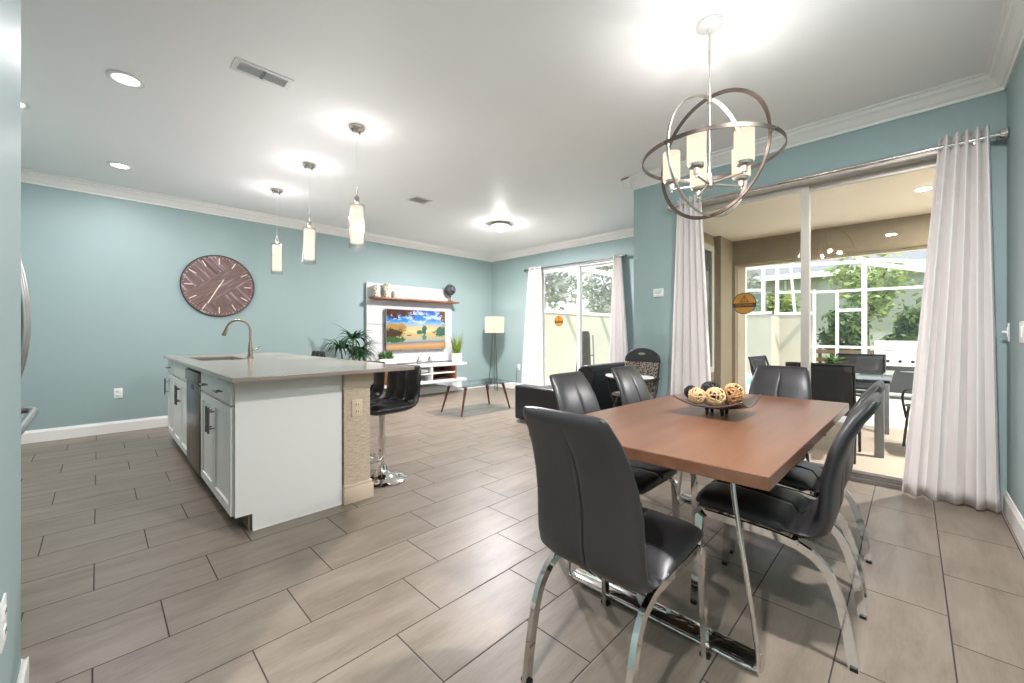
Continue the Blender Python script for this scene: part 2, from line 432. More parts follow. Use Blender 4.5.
def tv_image():
    t = NT('tv_beach_picture'); g = t.coord('Generated'); x, _y, z = t.xyz(g)
    p = t.comb(t.math('MULTIPLY', x, 1.75), z)
    n1 = t.math('SUBTRACT', t.noise(p, 6, 6, .7), .5); n2 = t.math('SUBTRACT', t.noise(p, 17, 6, .75), .5)
    sm = lambda v, k: t.n('Clamp') if v is None else t.math('MINIMUM', 1, t.math('MAXIMUM', 0, t.math('MULTIPLY', v, k)))
    def ell(cx, cz, rx, rz, w=.8, k=7):
        a_ = t.math('DIVIDE', t.math('SUBTRACT', x, cx), rx); b_ = t.math('DIVIDE', t.math('SUBTRACT', z, cz), rz)
        r = t.math('SQRT', t.math('ADD', t.math('MULTIPLY', a_, a_), t.math('MULTIPLY', b_, b_)))
        r = t.math('ADD', r, t.math('ADD', t.math('MULTIPLY', n1, w * 4.5), t.math('MULTIPLY', n2, w * 3.5)))
        return sm(t.math('SUBTRACT', 1, r), k)
    zz = t.math('ADD', z, t.math('MULTIPLY', n1, .05))
    zz = t.math('ADD', zz, t.math('MULTIPLY', t.math('SUBTRACT', x, .5), -.05))
    col = t.ramp(zz, [(.0, lin(196, 140, 84)), (.10, lin(224, 176, 118)), (.15, lin(188, 150, 116)), (.18, lin(120, 140, 156)), (.22, lin(176, 186, 190)),
                     (.25, lin(198, 186, 150)), (.40, lin(228, 196, 128)), (.46, lin(250, 222, 160)), (.56, lin(240, 206, 150)), (.64, lin(150, 196, 220)), (.74, lin(40, 146, 226)), (1, lin(6, 96, 200))])
    cl = sm(t.math('ADD', t.noise(t.mapping(p, (2.2, 4.5, 1)), 1.5, 6, .65), t.math('MULTIPLY', t.math('SUBTRACT', z, .62), .2)), 1)
    cl = t.math('MULTIPLY', sm(t.math('SUBTRACT', cl, .52), 9), sm(t.math('SUBTRACT', z, .58), 8))
    col = t.mix(t.math('MULTIPLY', cl, .9), col, lin(232, 242, 248))
    def blob(e, c, d):
        return t.mix(e, col, t.mix(sm(t.math('ADD', .5, t.math('MULTIPLY', n2, 2.2)), 1), lin(*c), lin(*d)))
    for e, c, d in ((ell(.14, .52, .20, .15, .5), (232, 186, 96), (128, 90, 44)), (ell(.07, .40, .20, .13, .5), (40, 30, 20), (96, 66, 36)), (ell(.10, .25, .20, .08, .4), (36, 70, 34), (86, 124, 60)),
                 (ell(.93, .46, .13, .16, .6), (14, 76, 64), (60, 130, 90)), (ell(.62, .48, .045, .13, .4), (12, 80, 74), (50, 128, 108)), (ell(.54, .43, .06, .055, .4), (20, 92, 74), (70, 140, 100)),
                 (ell(.62, .30, .04, .08, .5, 4), (60, 120, 96), (110, 150, 120)), (ell(.36, .36, .05, .014, .3), (84, 46, 32), (120, 70, 50)),
                 (ell(.10, .98, .30, .20, .9), (38, 16, 14), (104, 62, 36)), (ell(.36, 1.02, .16, .17, 1.0), (44, 18, 16), (120, 70, 40)), (ell(.98, .92, .10, .18, .9), (66, 34, 20), (150, 96, 52))):
        col = blob(e, c, d)
    b = t.bsdf((.01, .01, .01), .15); t.put(b.inputs['Emission Color'], col); b.inputs['Emission Strength'].default_value = .55
    return t.done(b)
M_tv = tv_image()
# ---------------------------------------------------------------- room shell
ZC = 2.85; XD = 4.13; YT = 6.62; XF = 6.1; YR = -.44
def slab(name, mat, *boxes, structure=True):
    b = MB()
    for q in boxes: b.box(*q)
    o = b.obj(name, mat, smooth=0)
    if structure: struct(o)
    return o
slab('floor', M_floor, (-2.3, 4.28, -.56, 2.18, -.1, 0), (-2.3, 6.25, 2.18, 6.75, -.1, 0))
slab('ceiling', M_ceil, (-2.3, 4.28, -.56, 2.18, ZC, ZC + .1), (-2.3, 6.25, 2.18, 6.75, ZC, ZC + .1))
slab('wall_left', M_teal, (-1.1, 6.25, YT, YT + .13, 0, ZC))
# far living-room wall with its slider opening y 3.40..5.24, z 0..2.42
slab('wall_back', M_teal, (XF, 6.25, 5.24, YT, 0, ZC), (XF, 6.25, 2.03, 3.42, 0, ZC), (XF, 6.25, 3.42, 5.24, 2.42, ZC))
slab('wall_jog', M_teal, (4.25, XF, 2.06, 2.18, 0, ZC))
slab('wall_dining', M_teal, (XD, 4.25, 1.58, 2.18, 0, ZC), (XD, 4.25, -.56, -.30, 0, ZC), (XD, 4.25, -.30, 1.58, 2.445, ZC))
slab('wall_right', M_teal, (-2.3, XD, YR - .12, YR, 0, ZC))
slab('wall_rear', M_teal, (-2.42, -2.3, -.56, 1.12, 0, ZC))
slab('wall_partition', M_teal, (-2.3, -.17, 1.12, 2.0, 0, ZC))
slab('wall_kitchen', M_teal, (-1.1, -.98, 2.0, YT, 0, ZC))
CROWN = [(0, 0), (.012, 0), (.016, .018), (.03, .026), (.06, .066), (.078, .078), (.082, .10), (.10, .104), (.10, .118), (0, .118)]
BASE = [(0, 0), (.016, 0), (.016, .105), (.011, .118), (.007, .132), (0, .132)]
def run(name, prof, p0, p1, n, z, mat=None):
    """extrude a moulding profile along p0..p1; n = direction it sticks out from the wall"""
    b = MB(); d = V((p1[0] - p0[0], p1[1] - p0[1], 0))
    b.poly([(p0[0] + n[0] * a, p0[1] + n[1] * a, z + h) for a, h in prof], d)
    return struct(b.obj(name, mat or M_trim, smooth=0))
zc = ZC - .118
run('trim_1', CROWN, (-.98, YT), (XF, YT), (0, -1), zc)
run('trim_2', CROWN, (XF, YT), (XF, 2.18), (-1, 0), zc)
run('trim_3', CROWN, (XD - .1, 2.18), (XF, 2.18), (0, 1), zc)
run('trim_4', CROWN, (XD, 2.28), (XD, YR), (-1, 0), zc)
run('trim_5', CROWN, (-2.3, YR), (XD, YR), (0, 1), zc)
run('trim_6', CROWN, (-.98, 2.0), (-.98, YT), (1, 0), zc)
run('baseboard_left', BASE, (-.98, YT), (XF, YT), (0, -1), 0)
run('baseboard_back', BASE, (XF, YT), (XF, 5.30), (-1, 0), 0)
run('baseboard_back_end', BASE, (XF, 3.36), (XF, 2.18), (-1, 0), 0)
run('baseboard_jog', BASE, (XD, 2.18), (XF, 2.18), (0, 1), 0)
run('baseboard_dining', BASE, (XD, 2.196), (XD, 1.62), (-1, 0), 0)
run('baseboard_right', BASE, (-2.3, YR), (XD, YR), (0, 1), 0)
b = MB(); b.box(-.17, -.154, 1.12, 2.016, 0, .12, .004).box(-.9, -.155, 2.0, 2.016, 0, .12, .004)
struct(b.obj('baseboard_partition', M_trim))
# ---------------------------------------------------------------- sliders
def slider(name, x, y0, y1, ztop, fw, mat, mid, br=.022):
    """two-panel sliding glass door standing in the wall plane x (inner face)"""
    f = MB()
    f.box(x, x + .12, y0, y0 + fw * .7, 0, ztop).box(x, x + .12, y1 - fw * .7, y1, 0, ztop).box(x, x + .12, y0, y1, ztop - fw * .75, ztop)
    d = struct(f.obj(name, mat, smooth=0))
    f = MB(); f.box(x - .004, x + .13, y0, y1, 0, .030)
    for k in range(3): f.box(x + .015 + .04 * k, x + .021 + .04 * k, y0, y1, .030, .047)
    f.obj('sill_track', M_track, d, smooth=0)
    def panel(nm, a, c, xx):
        p = MB(); z0, z1 = .048, ztop - fw * .75
        p.box(xx, xx + .032, a, a + fw, z0, z1).box(xx, xx + .032, c - fw, c, z0, z1).box(xx, xx + .032, a + fw, c - fw, z0, z0 + br).box(xx, xx + .032, a + fw, c - fw, z1 - fw * .75, z1)
        po = p.obj(nm, mat, d, smooth=0)
        g = MB(); yy0, yy1, zz0, zz1 = a + fw, c - fw, z0 + br, z1 - fw * .75
        g.box(xx + .013, xx + .019, yy0, yy1, zz0, zz1); g.obj('glass', M_glass, po, smooth=0)
        return po
    panel('door_panel', y0 + fw * .6, mid + fw * .5, x + .075)
    pn = panel('door_panel', mid - fw * .5, y1 - fw * .6, x + .03)
    return d, pn
d1, p1 = slider('door_1', XD + .005, -.29, 1.57, 2.44, .058, M_alum, .64)
d2, p2 = slider('door_2', XF + .005, 3.43, 5.23, 2.415, .055, M_alumw, 4.33)
h = MB(); h.box(XD + .012, XD + .034, 1.47, 1.50, .95, 1.2, .006); h.obj('door_handle', M_alumw, p1)
# ---------------------------------------------------------------- curtain rods and curtains
def rod(label, x, y0, y1, z, r, mat, wall):
    t = thing('curtain_rod', label, 'curtain rod', (x, (y0 + y1) / 2, z), 0)
    b = MB(); b.cyl((x, y0, z), (x, y1, z), r, n=14); b.obj('pole', mat, t, world=True)
    for e, s in ((y0, -1), (y1, 1)):
        f = MB(); f.lathe([(0, 0), (r * 1.4, .0), (r * 1.5, .008), (r * 1.1, .014), (r * 1.9, .028), (r * 2.3, .045), (r * 1.9, .062), (0, .074)], (0, 0, 0), 18,
                          Matrix.Translation((x, e, z)) @ Matrix.Rotation(-s * pi / 2, 4, 'X'))
        f.obj('finial', mat, t, world=True)
        q = MB(); yy = e - s * .09
        q.box(x - .004, wall, yy - .008, yy + .008, z - .03, z - .014).box(wall - .008, wall - .001, yy - .014, yy + .014, z - .06, z + .03).box(x - .012, x + .012, yy - .008, yy + .008, z - .03, z - r)
        q.obj('bracket', mat, t, world=True)
    return t
rod('brushed steel rod with ball finials above the dining glass door', 4.03, -.385, 1.685, 2.42, .016, M_chrome, XD)
rod('dark thin rod above the white living room glass door', 6.0, 3.36, 5.48, 2.42, .011, M_bar, XF)
def curtain(label, x, top, bot, z1, z0, folds, amp, seed, grp):
    """top/bot = (y0, y1) extents at head and hem"""
    rnd = random.Random(seed); ph = [rnd.uniform(-.5, .5) for _ in range(folds * 2 + 2)]
    edges = [0]
    for i in range(folds): edges.append(edges[-1] + 1 + .45 * ph[i])
    def fold(u):
        """fold phase: irregular fold widths"""
        q = u * edges[-1]; i = 0
        while i < folds - 1 and q > edges[i + 1]: i += 1
        return i + (q - edges[i]) / (edges[i + 1] - edges[i]), i
    def fn(u, v):
        y0 = bot[0] + (top[0] - bot[0]) * v; y1 = bot[1] + (top[1] - bot[1]) * v
        s, i = fold(u); lo = 1 - v
        a = amp * (1 + .5 * ph[i] * lo) * (.85 + .5 * lo)
        c = sin(2 * pi * s + .5 * sin(2 * pi * u + ph[1] * 5) * lo)
        xx = x - a * math.copysign(abs(c) ** .75, c) - .010 * sin(2 * pi * u * 2.3 + 3 * v + ph[2] * 6) * lo
        yy = y0 + (y1 - y0) * (u + .018 * sin(4 * pi * s) * (.4 + .6 * lo))
        zz = z0 + (z1 - z0) * v
        if v > .97: zz += .010 * c
        return (xx, yy, zz)
    b = MB(); b.grid(fn, folds * 18, 30)
    o = b.obj('curtain', M_curtain, solid=.004, smooth=180)
    # keep origin at the hem
    return tag(o, label, 'curtain')
curtain('long white curtain beside the right wall, at the dining glass door', 4.03, (-.358, -.135), (-.405, .05), 2.485, .012, 5, .030, 3, None)
curtain('long white curtain by the thermostat, behind the dining table', 4.03, (1.43, 1.655), (1.30, 1.74), 2.475, .012, 5, .030, 5, None)
curtain('white curtain nearest the floor lamp, on the living room slider', 6.0, (5.10, 5.43), (5.03, 5.63), 2.46, .012, 6, .03, 8, None)
curtain('white curtain on the living room slider above the black sofa back', 6.0, (3.385, 3.53), (3.20, 3.65), 2.46, .012, 5, .028, 11, None)
# ---------------------------------------------------------------- wall and ceiling fittings
def outlet(label, pos, axis, mat=M_plate, w=.075, h=.118, name='wall_outlet', cat='outlet', kind='outlet'):
    """axis: outward normal 'x+','x-','y+','y-'"""
    ang = {'y-': 0, 'x+': pi / 2, 'y+': pi, 'x-': -pi / 2}[axis]
    t = thing(name, label, cat, pos, ang)
    b = MB(); b.box(-w / 2, w / 2, -.006, -.0005, -h / 2, h / 2, .003); b.obj('plate', mat, t)
    if kind == 'outlet':
        for zz in (-.024, .024):
            s = MB(); s.box(-.016, .016, -.0085, -.005, zz - .014, zz + .014, .004); so = s.obj('socket', mat, t)
            q = MB(); q.box(-.008, -.005, -.0092, -.008, zz - .003, zz + .007).box(.005, .008, -.0092, -.008, zz - .003, zz + .007); q.obj('slot', M_darkgap, so, smooth=0)
    else:
        s = MB(); s.box(-.016, .016, -.010, -.005, -.032, .032, .003); s.obj('rocker', mat, t)
    return t
outlet('white duplex outlet on the teal wall between refrigerator and island', (.165, YT, .455), 'y-')
outlet('white outlet on the far wall beside the floor lamp', (XF, 5.79, .46), 'x-')
outlet('beige outlet on the stone-faced end post of the island', (1.25, 2.7255, .64), 'y-', M_beigeplate)
outlet('white outlet low on the teal partition at the photo edge', (-.17, 1.617, .43), 'x+')
s1 = outlet('narrow white dimmer plate with knob, beside the white curtain', (4.045, YR, 1.16), 'y+', name='light_switch', cat='light switch', kind='dim')
k = MB(); k.lathe([(0, .022), (.009, .02), (.009, 0), (.012, 0)], (0, 0, 0), 16, Matrix.Translation((0, -.008, 0)) @ Matrix.Rotation(pi / 2, 4, 'X')); k.obj('knob', M_plate, s1)
outlet('wide white light switch plate nearer the photo edge on the right wall', (3.58, YR, 1.16), 'y+', name='light_switch', cat='light switch', kind='sw', w=.14)
t = thing('thermostat', 'small white thermostat on the teal wall beside the curtain', 'thermostat', (XD, 1.892, 1.58), -pi / 2)
b = MB(); b.box(-.055, .055, -.022, -.0005, -.043, .043, .006); b.obj('body', M_plate, t)
b = MB(); b.box(-.036, .036, -.0235, -.0215, -.010, .028, .001); b.obj('display', simple('grey_lcd', (196, 206, 200), .2), t)
b = MB(); b.box(-.045, -.02, -.0245, -.0215, -.033, -.022, .001); b.obj('button', M_plate, t)
b = MB(); b.box(.02, .045, -.0245, -.0215, -.033, -.022, .001); b.obj('button', M_plate, t)
b = MB(); b.box(-.05, .05, -.004, -.0003, -.038, .038); b.obj('mounting_plate', M_plate, t)
def downlight(label, x, y, z=ZC, e=9, r=.075):
    t = thing('recessed_ceiling_light', label, 'ceiling light', (x, y, z))
    b = MB(); b.lathe([(r * .86, -.002), (r, -.010), (r * 1.28, -.008), (r * 1.32, 0)], (0, 0, 0), 36); b.obj('trim_ring', M_white, t)
    b = MB(); b.lathe([(0, -.0045), (r * .5, -.0042), (r * .9, -.0035)], (0, 0, 0), 32); b.obj('lens', M_lens, t)
    light('downlight', 'AREA', (x, y, z - .015), e, (1, .96, .985), shape='DISK', size=r * 1.8)
    return t
downlight('round lit recessed ceiling light nearest the photo corner, beside the long vent', .131, 3.739)
downlight('round lit recessed ceiling light near the crown over the clock wall', .156, 5.704)
downlight('added out-of-view recessed light in the hallway ceiling behind, brightening the room', -1.0, .25, ZC, 52)  # unseen lamp, placed from a reflection in the door glass, added to brighten the room
downlight('added out-of-frame recessed fill light in the dining ceiling by the right wall', 1.7, -.1, ZC, 42)  # invented downlight above the view, added to lift floor and curtain brightness
downlight('added hidden recessed fill light over the refrigerator side of the kitchen', -.45, 4.7)  # lamp hidden by the partition, added to raise the room's brightness
def vent(label, cx, cy, L, W, rz, damper=False):
    t = thing('ceiling_vent', label, 'air vent', (cx, cy, ZC), rz)
    b = MB(); z = -.001
    fr = .028
    b.box(-L / 2, L / 2, -W / 2, -W / 2 + fr, -.006, z).box(-L / 2, L / 2, W / 2 - fr, W / 2, -.006, z).box(-L / 2, -L / 2 + fr, -W / 2 + fr, W / 2 - fr, -.006, z).box(L / 2 - fr, L / 2, -W / 2 + fr, W / 2 - fr, -.006, z)
    b.obj('frame', M_white, t, smooth=0)
    b = MB(); b.box(-L / 2 + fr, L / 2 - fr, -W / 2 + fr, W / 2 - fr, -.002, z); b.obj('backing', simple('vent_shadow_grey', (205, 205, 203), .8), t, smooth=0)
    n = 8
    b = MB()
    for i in range(n):
        y = -W / 2 + fr + (W - 2 * fr) * (i + .5) / n
        b.box(-L / 2 + fr, L / 2 - fr, -.006, .006, -.001, .001, M=Matrix.Translation((0, y, -.006)) @ Matrix.Rotation(RAD(22), 4, 'X'))
    b.obj('louvers', M_white, t, smooth=0)
    if damper:
        b = MB(); b.box(-.008, .008, -W / 2 + fr, W / 2 - fr, -.011, -.002); b.obj('damper_bar', simple('vent_bar_grey', (120, 120, 118), .6), t, smooth=0)
    return t
vent('long white ceiling register beside the recessed light', .757, 3.03, .33, .15, 0, True)
vent('small square white ceiling vent beyond the pendants', 2.86, 4.46, .26, .22, 0)
t = thing('flush_ceiling_light', 'round flush mount ceiling light with lit opal bowl over the living area', 'ceiling light', (4.36, 4.545, ZC))
b = MB(); b.lathe([(0, -.001), (.15, -.001), (.155, -.012), (.155, -.03), (.145, -.034)], n=36); b.obj('base', M_nickel, t)
b = MB(); b.lathe([(.142, -.03), (.14, -.05), (.115, -.085), (.07, -.105), (0, -.112)], n=36); b.obj('bowl', M_flush, t)
for a in (20, 140, 260):
    b = MB(); c, s = cos(RAD(a)), sin(RAD(a)); b.tube([(c * .157, s * .157, -.02), (c * .16, s * .16, -.05), (c * .14, s * .14, -.06)], .006, 8); b.obj('clip', M_nickel, t)
light('flush_lamp', 'POINT', (4.36, 4.545, ZC - .075), 34, (1, .96, .985), shadow_soft_size=.03)
light('flush_lamp_down', 'AREA', (4.36, 4.545, ZC - .118), 88, (1, .96, .985), shape='DISK', size=.27)
# ---------------------------------------------------------------- pendants
def pendant(label, x, y):
    t = thing('pendant_light', label, 'pendant light', (x, y, ZC), 0, 'pendants over the island')
    b = MB(); b.lathe([(0, -.001), (.06, -.001), (.062, -.012), (.056, -.024), (.02, -.030), (0, -.031)], n=28); c = b.obj('canopy', M_nickel, t)
    for a in (30, 150, 270):
        b = MB(); b.lathe([(0, -.048), (.009, -.044), (.009, -.022)], (.038 * cos(RAD(a)), .038 * sin(RAD(a)), 0), 10)
        b.obj('canopy_screw', M_nickel, c)
    b = MB(); b.cyl((0, 0, -.03), (0, 0, -.52), .0016, n=6); b.obj('cord', M_plate, t)
    b = MB(); b.lathe([(0, -.50), (.004, -.50), (.006, -.565), (.018, -.575), (.021, -.58), (.021, -.625), (.016, -.63), (0, -.63)], n=20); b.obj('socket_cap', M_nickel, t)
    b = MB(); b.lathe([(.012, -.638), (.060, -.638), (.062, -.642), (.062, -.995), (.060, -.998), (.057, -.995), (.057, -.645), (.012, -.643)], n=28); b.obj('outer_shade', M_shadeclear, t)
    b = MB(); b.lathe([(.012, -.65), (.048, -.655), (.050, -.66), (.050, -.95), (.047, -.955), (.044, -.95), (.044, -.67)], n=24); b.obj('inner_shade', M_frost, t)
    light('pendant_lamp', 'POINT', (x, y, ZC - .80), 42, (1, .96, .985), shadow_soft_size=.035)
    return t
pendant('clear and frosted glass cylinder pendant nearest the air vent, largest of three', 1.49, 3.25)
pendant('middle glass cylinder pendant of the three over the island', 1.485, 4.31)
pendant('glass cylinder pendant closest to the teal clock wall, smallest of three', 1.48, 5.34)
# ---------------------------------------------------------------- chandelier
CH = V((2.35, .79, 2.12))
t = thing('chandelier', 'round open orb chandelier with five lit candle shades over the dining table', 'chandelier', (CH.x, CH.y, ZC))
def W(b, name, mat, par=None, **k): return b.obj(name, mat, par or t, world=True, **k)
b = MB(); b.lathe([(0, -.001), (.068, -.001), (.07, -.012), (.06, -.022), (.012, -.030), (.010, -.05), (0, -.05)], (CH.x, CH.y, ZC), 32); W(b, 'canopy', M_canopy)
R1, R2 = .325, .350
b = MB(); b.cyl((CH.x, CH.y, ZC - .04), (CH.x, CH.y, ZC - .22), .006, n=10); b.cyl((CH.x, CH.y, ZC - .22), (CH.x, CH.y, CH.z - .16), .0038, n=10).cyl((CH.x, CH.y, CH.z + R1 + .01), (CH.x, CH.y, CH.z + R1 - .03), .012, n=12); W(b, 'stem', M_nickel)
for k, (az, mat) in enumerate(((72, M_hoopdark), (-18, M_nickel))):
    b = MB(); a = RAD(az); d = V((cos(a), sin(a), 0))
    b.tube([CH + d * R1 * cos(2 * pi * i / 72) + V((0, 0, R1 * sin(2 * pi * i / 72))) for i in range(72)], 1, closed=True, sect=RECT(.0025, .010), up=tuple(d.cross(V((0, 0, 1))).cross(V((0, 0, 1))) ) if False else None)
    W(b, 'vertical_hoop', mat)
b = MB(); b.tube([CH + V((R2 * cos(2 * pi * i / 72), R2 * sin(2 * pi * i / 72), 0)) for i in range(72)], 1, closed=True, sect=RECT(.010, .0025), up=(0, 0, 1)); W(b, 'horizontal_hoop', M_hoopdark)
for az in (72, -18, 162, 252):
    b = MB(); d = V((cos(RAD(az)), sin(RAD(az)), 0)); b.cyl(CH + d * (R1 - .004), CH + d * (R2 + .008), .006, n=10)
    W(b, 'hoop_rivet', M_bronze)
zh = CH.z - .15
b = MB(); b.lathe([(0, -.035), (.008, -.03), (.012, -.02), (.024, -.014), (.024, .014), (.010, .02), (.008, .06), (0, .06)], (CH.x, CH.y, zh), 20); W(b, 'hub', M_nickel)
D = V((.948, .317, 0)); Q = V((.317, -.948, 0))
for k in range(5):
    a = RAD(-18 + 72 * k); d = Q * sin(a) - D * cos(a)
    c = V((CH.x, CH.y, zh)) + d * .195
    b = MB(); b.tube([V((CH.x, CH.y, zh)) + d * .02, c - d * .02, c], 1, sect=RECT(.004, .008), up=(0, 0, 1)); ar = W(b, 'arm', M_nickel)
    b = MB(); b.lathe([(0, -.022), (.006, -.018), (.007, -.004), (.014, .0), (.015, .03), (.036, .036), (.040, .05), (.034, .05), (0, .048)], tuple(c), 20); W(b, 'cup', M_nickel, ar)
    b = MB(); b.lathe([(.012, .05), (.044, .05), (.047, .054), (.047, .208), (.043, .208), (.043, .058)], tuple(c), 24); W(b, 'candle_shade', M_candle, ar)
    light('candle_lamp', 'POINT', tuple(c + V((0, 0, .14))), 3.4, (1, .96, .94), shadow_soft_size=.028)
# ---------------------------------------------------------------- dining table
TX0, TX1, TY0, TY1, TZ = 1.315, 3.035, .265, 1.135, .75
t = thing('dining_table', 'rectangular brown wood veneer dining table on chrome sled bases', 'table', ((TX0 + TX1) / 2, (TY0 + TY1) / 2, 0))
b = MB(); b.poly([(x, y, TZ - .042) for x, y in ((TX0, TY0 + .018), (TX1, TY0 - .008), (TX1, 1.088), (2.3, 1.142), (TX0 - .012, 1.178))], (0, 0, .042)); W(b, 'tabletop', M_table, smooth=0, bevel=.003)
b = MB(); b.box(TX0 + .25, TX1 - .25, TY0 + .15, TY0 + .19, TZ - .072, TZ - .0425).box(TX0 + .25, TX1 - .25, TY1 - .19, TY1 - .15, TZ - .072, TZ - .0425); W(b, 'apron_rail', M_chrome)
for x in (1.597, 2.875):
    b = MB(); b.box(x - .045, x + .045, .375, 1.145, .006, .026, .006); f = W(b, 'floor_bar', M_chrome)
    for s in (-1,):
        b = MB(); p = bez([(x + s * .042, .41, .016), (x + s * .042, .375, .020), (x + s * .042, .368, .06), (x + s * .042, .385, .2), (x + s * .042, .43, .5), (x + s * .042, .455, TZ - .0425)], 6)
        b.tube(p, .0085, 10); W(b, 'rod_leg', M_chrome)
        b = MB(); b.tube([(q.x, 1.52 - q.y, q.z) for q in p], .0085, 10); W(b, 'rod_leg', M_chrome)
    for s in (-1, 1):
        b = MB(); b.cyl((x + s * .042, .40, .014), (x + s * .042, 1.12, .014), .010, n=10); W(b, 'base_rim', M_chrome, f)
# ---------------------------------------------------------------- dining chairs
def make_chair():
    t = thing('dining_chair', '', 'chair', (0, 0, 0), 0, 'charcoal dining chairs around the table')
    # side profile: (x, z, half width, half thickness)
    S = [(.262, .432, .185, .012), (.255, .437, .200, .026), (.235, .440, .206, .034), (.15, .440, .211, .037), (.05, .434, .212, .036), (-.05, .422, .208, .034), (-.11, .416, .203, .032)]
    Bk = [(-.11, .416, .203, .032), (-.145, .421, .201, .031), (-.166, .441, .199, .030), (-.178, .485, .198, .029), (-.182, .54, .197, .028), (-.187, .62, .195, .027), (-.204, .70, .189, .026),
          (-.232, .78, .180, .025), (-.265, .845, .169, .024), (-.298, .892, .159, .022), (-.308, .909, .154, .019), (-.314, .920, .145, .010)]
    full = S + Bk[1:]
    def ring(i, src):
        x, z, w, th = src[i]; k = full.index(src[i])
        a = full[max(k - 1, 0)]; c = full[min(k + 1, len(full) - 1)]
        tx, tz = c[0] - a[0], c[1] - a[1]; L = math.hypot(tx, tz); tx, tz = tx / L, tz / L
        nx, nz = tz, -tx          # front/top normal
        if nz < 0 and k < len(S) - 1: nx, nz = -nx, -nz
        if k >= len(S) - 1 and nx < 0: nx, nz = -nx, -nz
        out = []
        Y = [-1, -.985, -.95, -.88, -.75, -.55, -.35, -.15, -.05, -.022, 0, .022, .05, .15, .35, .55, .75, .88, .95, .985, 1]
        groove = 0 if (k > len(full) - 5 or k < 1) else 1
        def off(v):
            g = max(0, 1 - abs(v) ** 5) ** .5
            return th * g * (1 - groove * (.42 if abs(v) < .01 else .10 if abs(v) < .03 else 0))
        for v in Y: out.append((x + nx * off(v), w * v, z + nz * off(v)))
        for v in Y[-2:0:-1]: out.append((x - nx * off(v), w * v, z - nz * off(v)))
        return out
    def dense(src):
        return src
    b = MB(); b.rings([ring(i, S) for i in range(len(S))]); b.obj('seat', M_leather, t, smooth=60)
    b = MB(); b.rings([ring(i, Bk) for i in range(len(Bk))]); b.obj('backrest', M_leather, t, smooth=60)
    for s in (-1, 1):
        b = MB(); b.tube(bez([(.225, s * .188, .392), (.10, s * .186, .388), (-.03, s * .178, .378), (-.10, s * .176, .366)], 5), 1, sect=RECT(.008, .014), up=(0, 1, 0)); b.obj('seat_rail', M_chrome, t, smooth=30)
        b = MB(); b.tube(bez([(-.10, s * .176, .366), (-.16, s * .176, .335), (-.205, s * .178, .27), (-.238, s * .179, .15), (-.262, s * .18, .001)], 6), 1, sect=RECT(.009, .015), up=(0, 1, 0)); lg = b.obj('leg', M_chrome, t, smooth=30)
        q = MB(); q.box(-.273, -.251, s * .18 - .0165, s * .18 + .0165, 0, .012); q.obj('foot_cap', M_black, lg, smooth=0)
        b = MB(); b.tube([(.225, s * .188, .392), (.243, s * .196, .375), (.262, s * .203, .001)], 1, sect=RECT(.009, .015), up=(0, 1, 0)); lg = b.obj('leg', M_chrome, t, smooth=30)
        q = MB(); q.box(.251, .273, s * .203 - .0165, s * .203 + .0165, 0, .012); q.obj('foot_cap', M_black, lg, smooth=0)
    b = MB(); b.box(.16, .18, -.186, .186, .382, .398).box(-.10, -.08, -.178, .178, .366, .382); b.obj('crossbar', M_chrome, t, smooth=0)
    return t
ch0 = make_chair(); ch0.location = (1.256, .728, 0)
ch0['label'] = 'charcoal dining chair at the near table end, its back to the viewer'
dup(ch0, (1.91, 1.125, 0), -pi / 2, 'charcoal dining chair on the sofa side of the table, nearer of two')
dup(ch0, (2.565, 1.125, 0), -pi / 2, 'charcoal dining chair beside the leopard high chair and white tray')
dup(ch0, (1.995, .402, 0), pi / 2, 'charcoal dining chair on the right wall side, nearer the viewer')
dup(ch0, (2.54, .415, 0), pi / 2, 'charcoal dining chair mostly hidden behind another, by the glass door')
dup(ch0, (3.06, .65, 0), pi, 'charcoal dining chair at the far table end, before the glass door')
# ---------------------------------------------------------------- bowl and rattan balls
BX, BY = 2.17, .695
t = thing('decorative_bowl', 'square pewter dish with upturned corners on four feet, on the dining table', 'bowl', (BX, BY, TZ))
def dish(u, v):
    x, y = (u - .5) * .315, (v - .5) * .315
    r = (abs(x) ** 2.2 + abs(y) ** 2.2) ** (1 / 2.2)
    z = .032 + 1.0 * (x * x + y * y) + .35 * max(0, abs(x) + abs(y) - .2) ** 1.5
    return (x, y, z)
b = MB(); b.grid(dish, 24, 24); b.obj('dish', M_dish, t, solid=.006, smooth=180)
for sx in (-1, 1):
    for sy in (-1, 1):
        b = MB(); b.lathe([(0, 0), (.007, 0), (.009, .02), (.010, .036), (0, .036)], (sx * .035, sy * .035, 0), 12); b.obj('foot', M_dishdark, t)
def rattan(label, lat, dep, z, r, mat, seed):
    x = BX + .70 * lat + .7135 * dep; y = BY - .7135 * lat + .70 * dep
    rnd = random.Random(seed); b = MB()
    for k in range(24):
        n = V((rnd.gauss(0, 1), rnd.gauss(0, 1), rnd.gauss(0, 1))).normalized()
        u = n.orthogonal().normalized(); w = n.cross(u); off = rnd.uniform(-.45, .45); rr = sqrt(1 - off * off) * r * rnd.uniform(.93, 1); p = rnd.uniform(0, 6)
        b.tube([n * off * r + u * rr * cos(2 * pi * i / 18 + p) * (1 + .05 * sin(3 * i)) + w * rr * sin(2 * pi * i / 18 + p) for i in range(18)], rnd.uniform(.0022, .0042), 5, closed=True)
    o = b.obj('rattan_ball', mat, smooth=180); o.location = (x, y, z)
    return tag(o, label, 'decorative ball', 'rattan balls in the dish')
rattan('tan rattan ball at the front of the dish', -.030, -.045, TZ + 0.091, .046, M_rattan_t, 1)
rattan('tan rattan ball tucked at the dish end near the sofa, beside the small black one', -.104, -.010, TZ + 0.091, .040, M_rattan_t, 2)
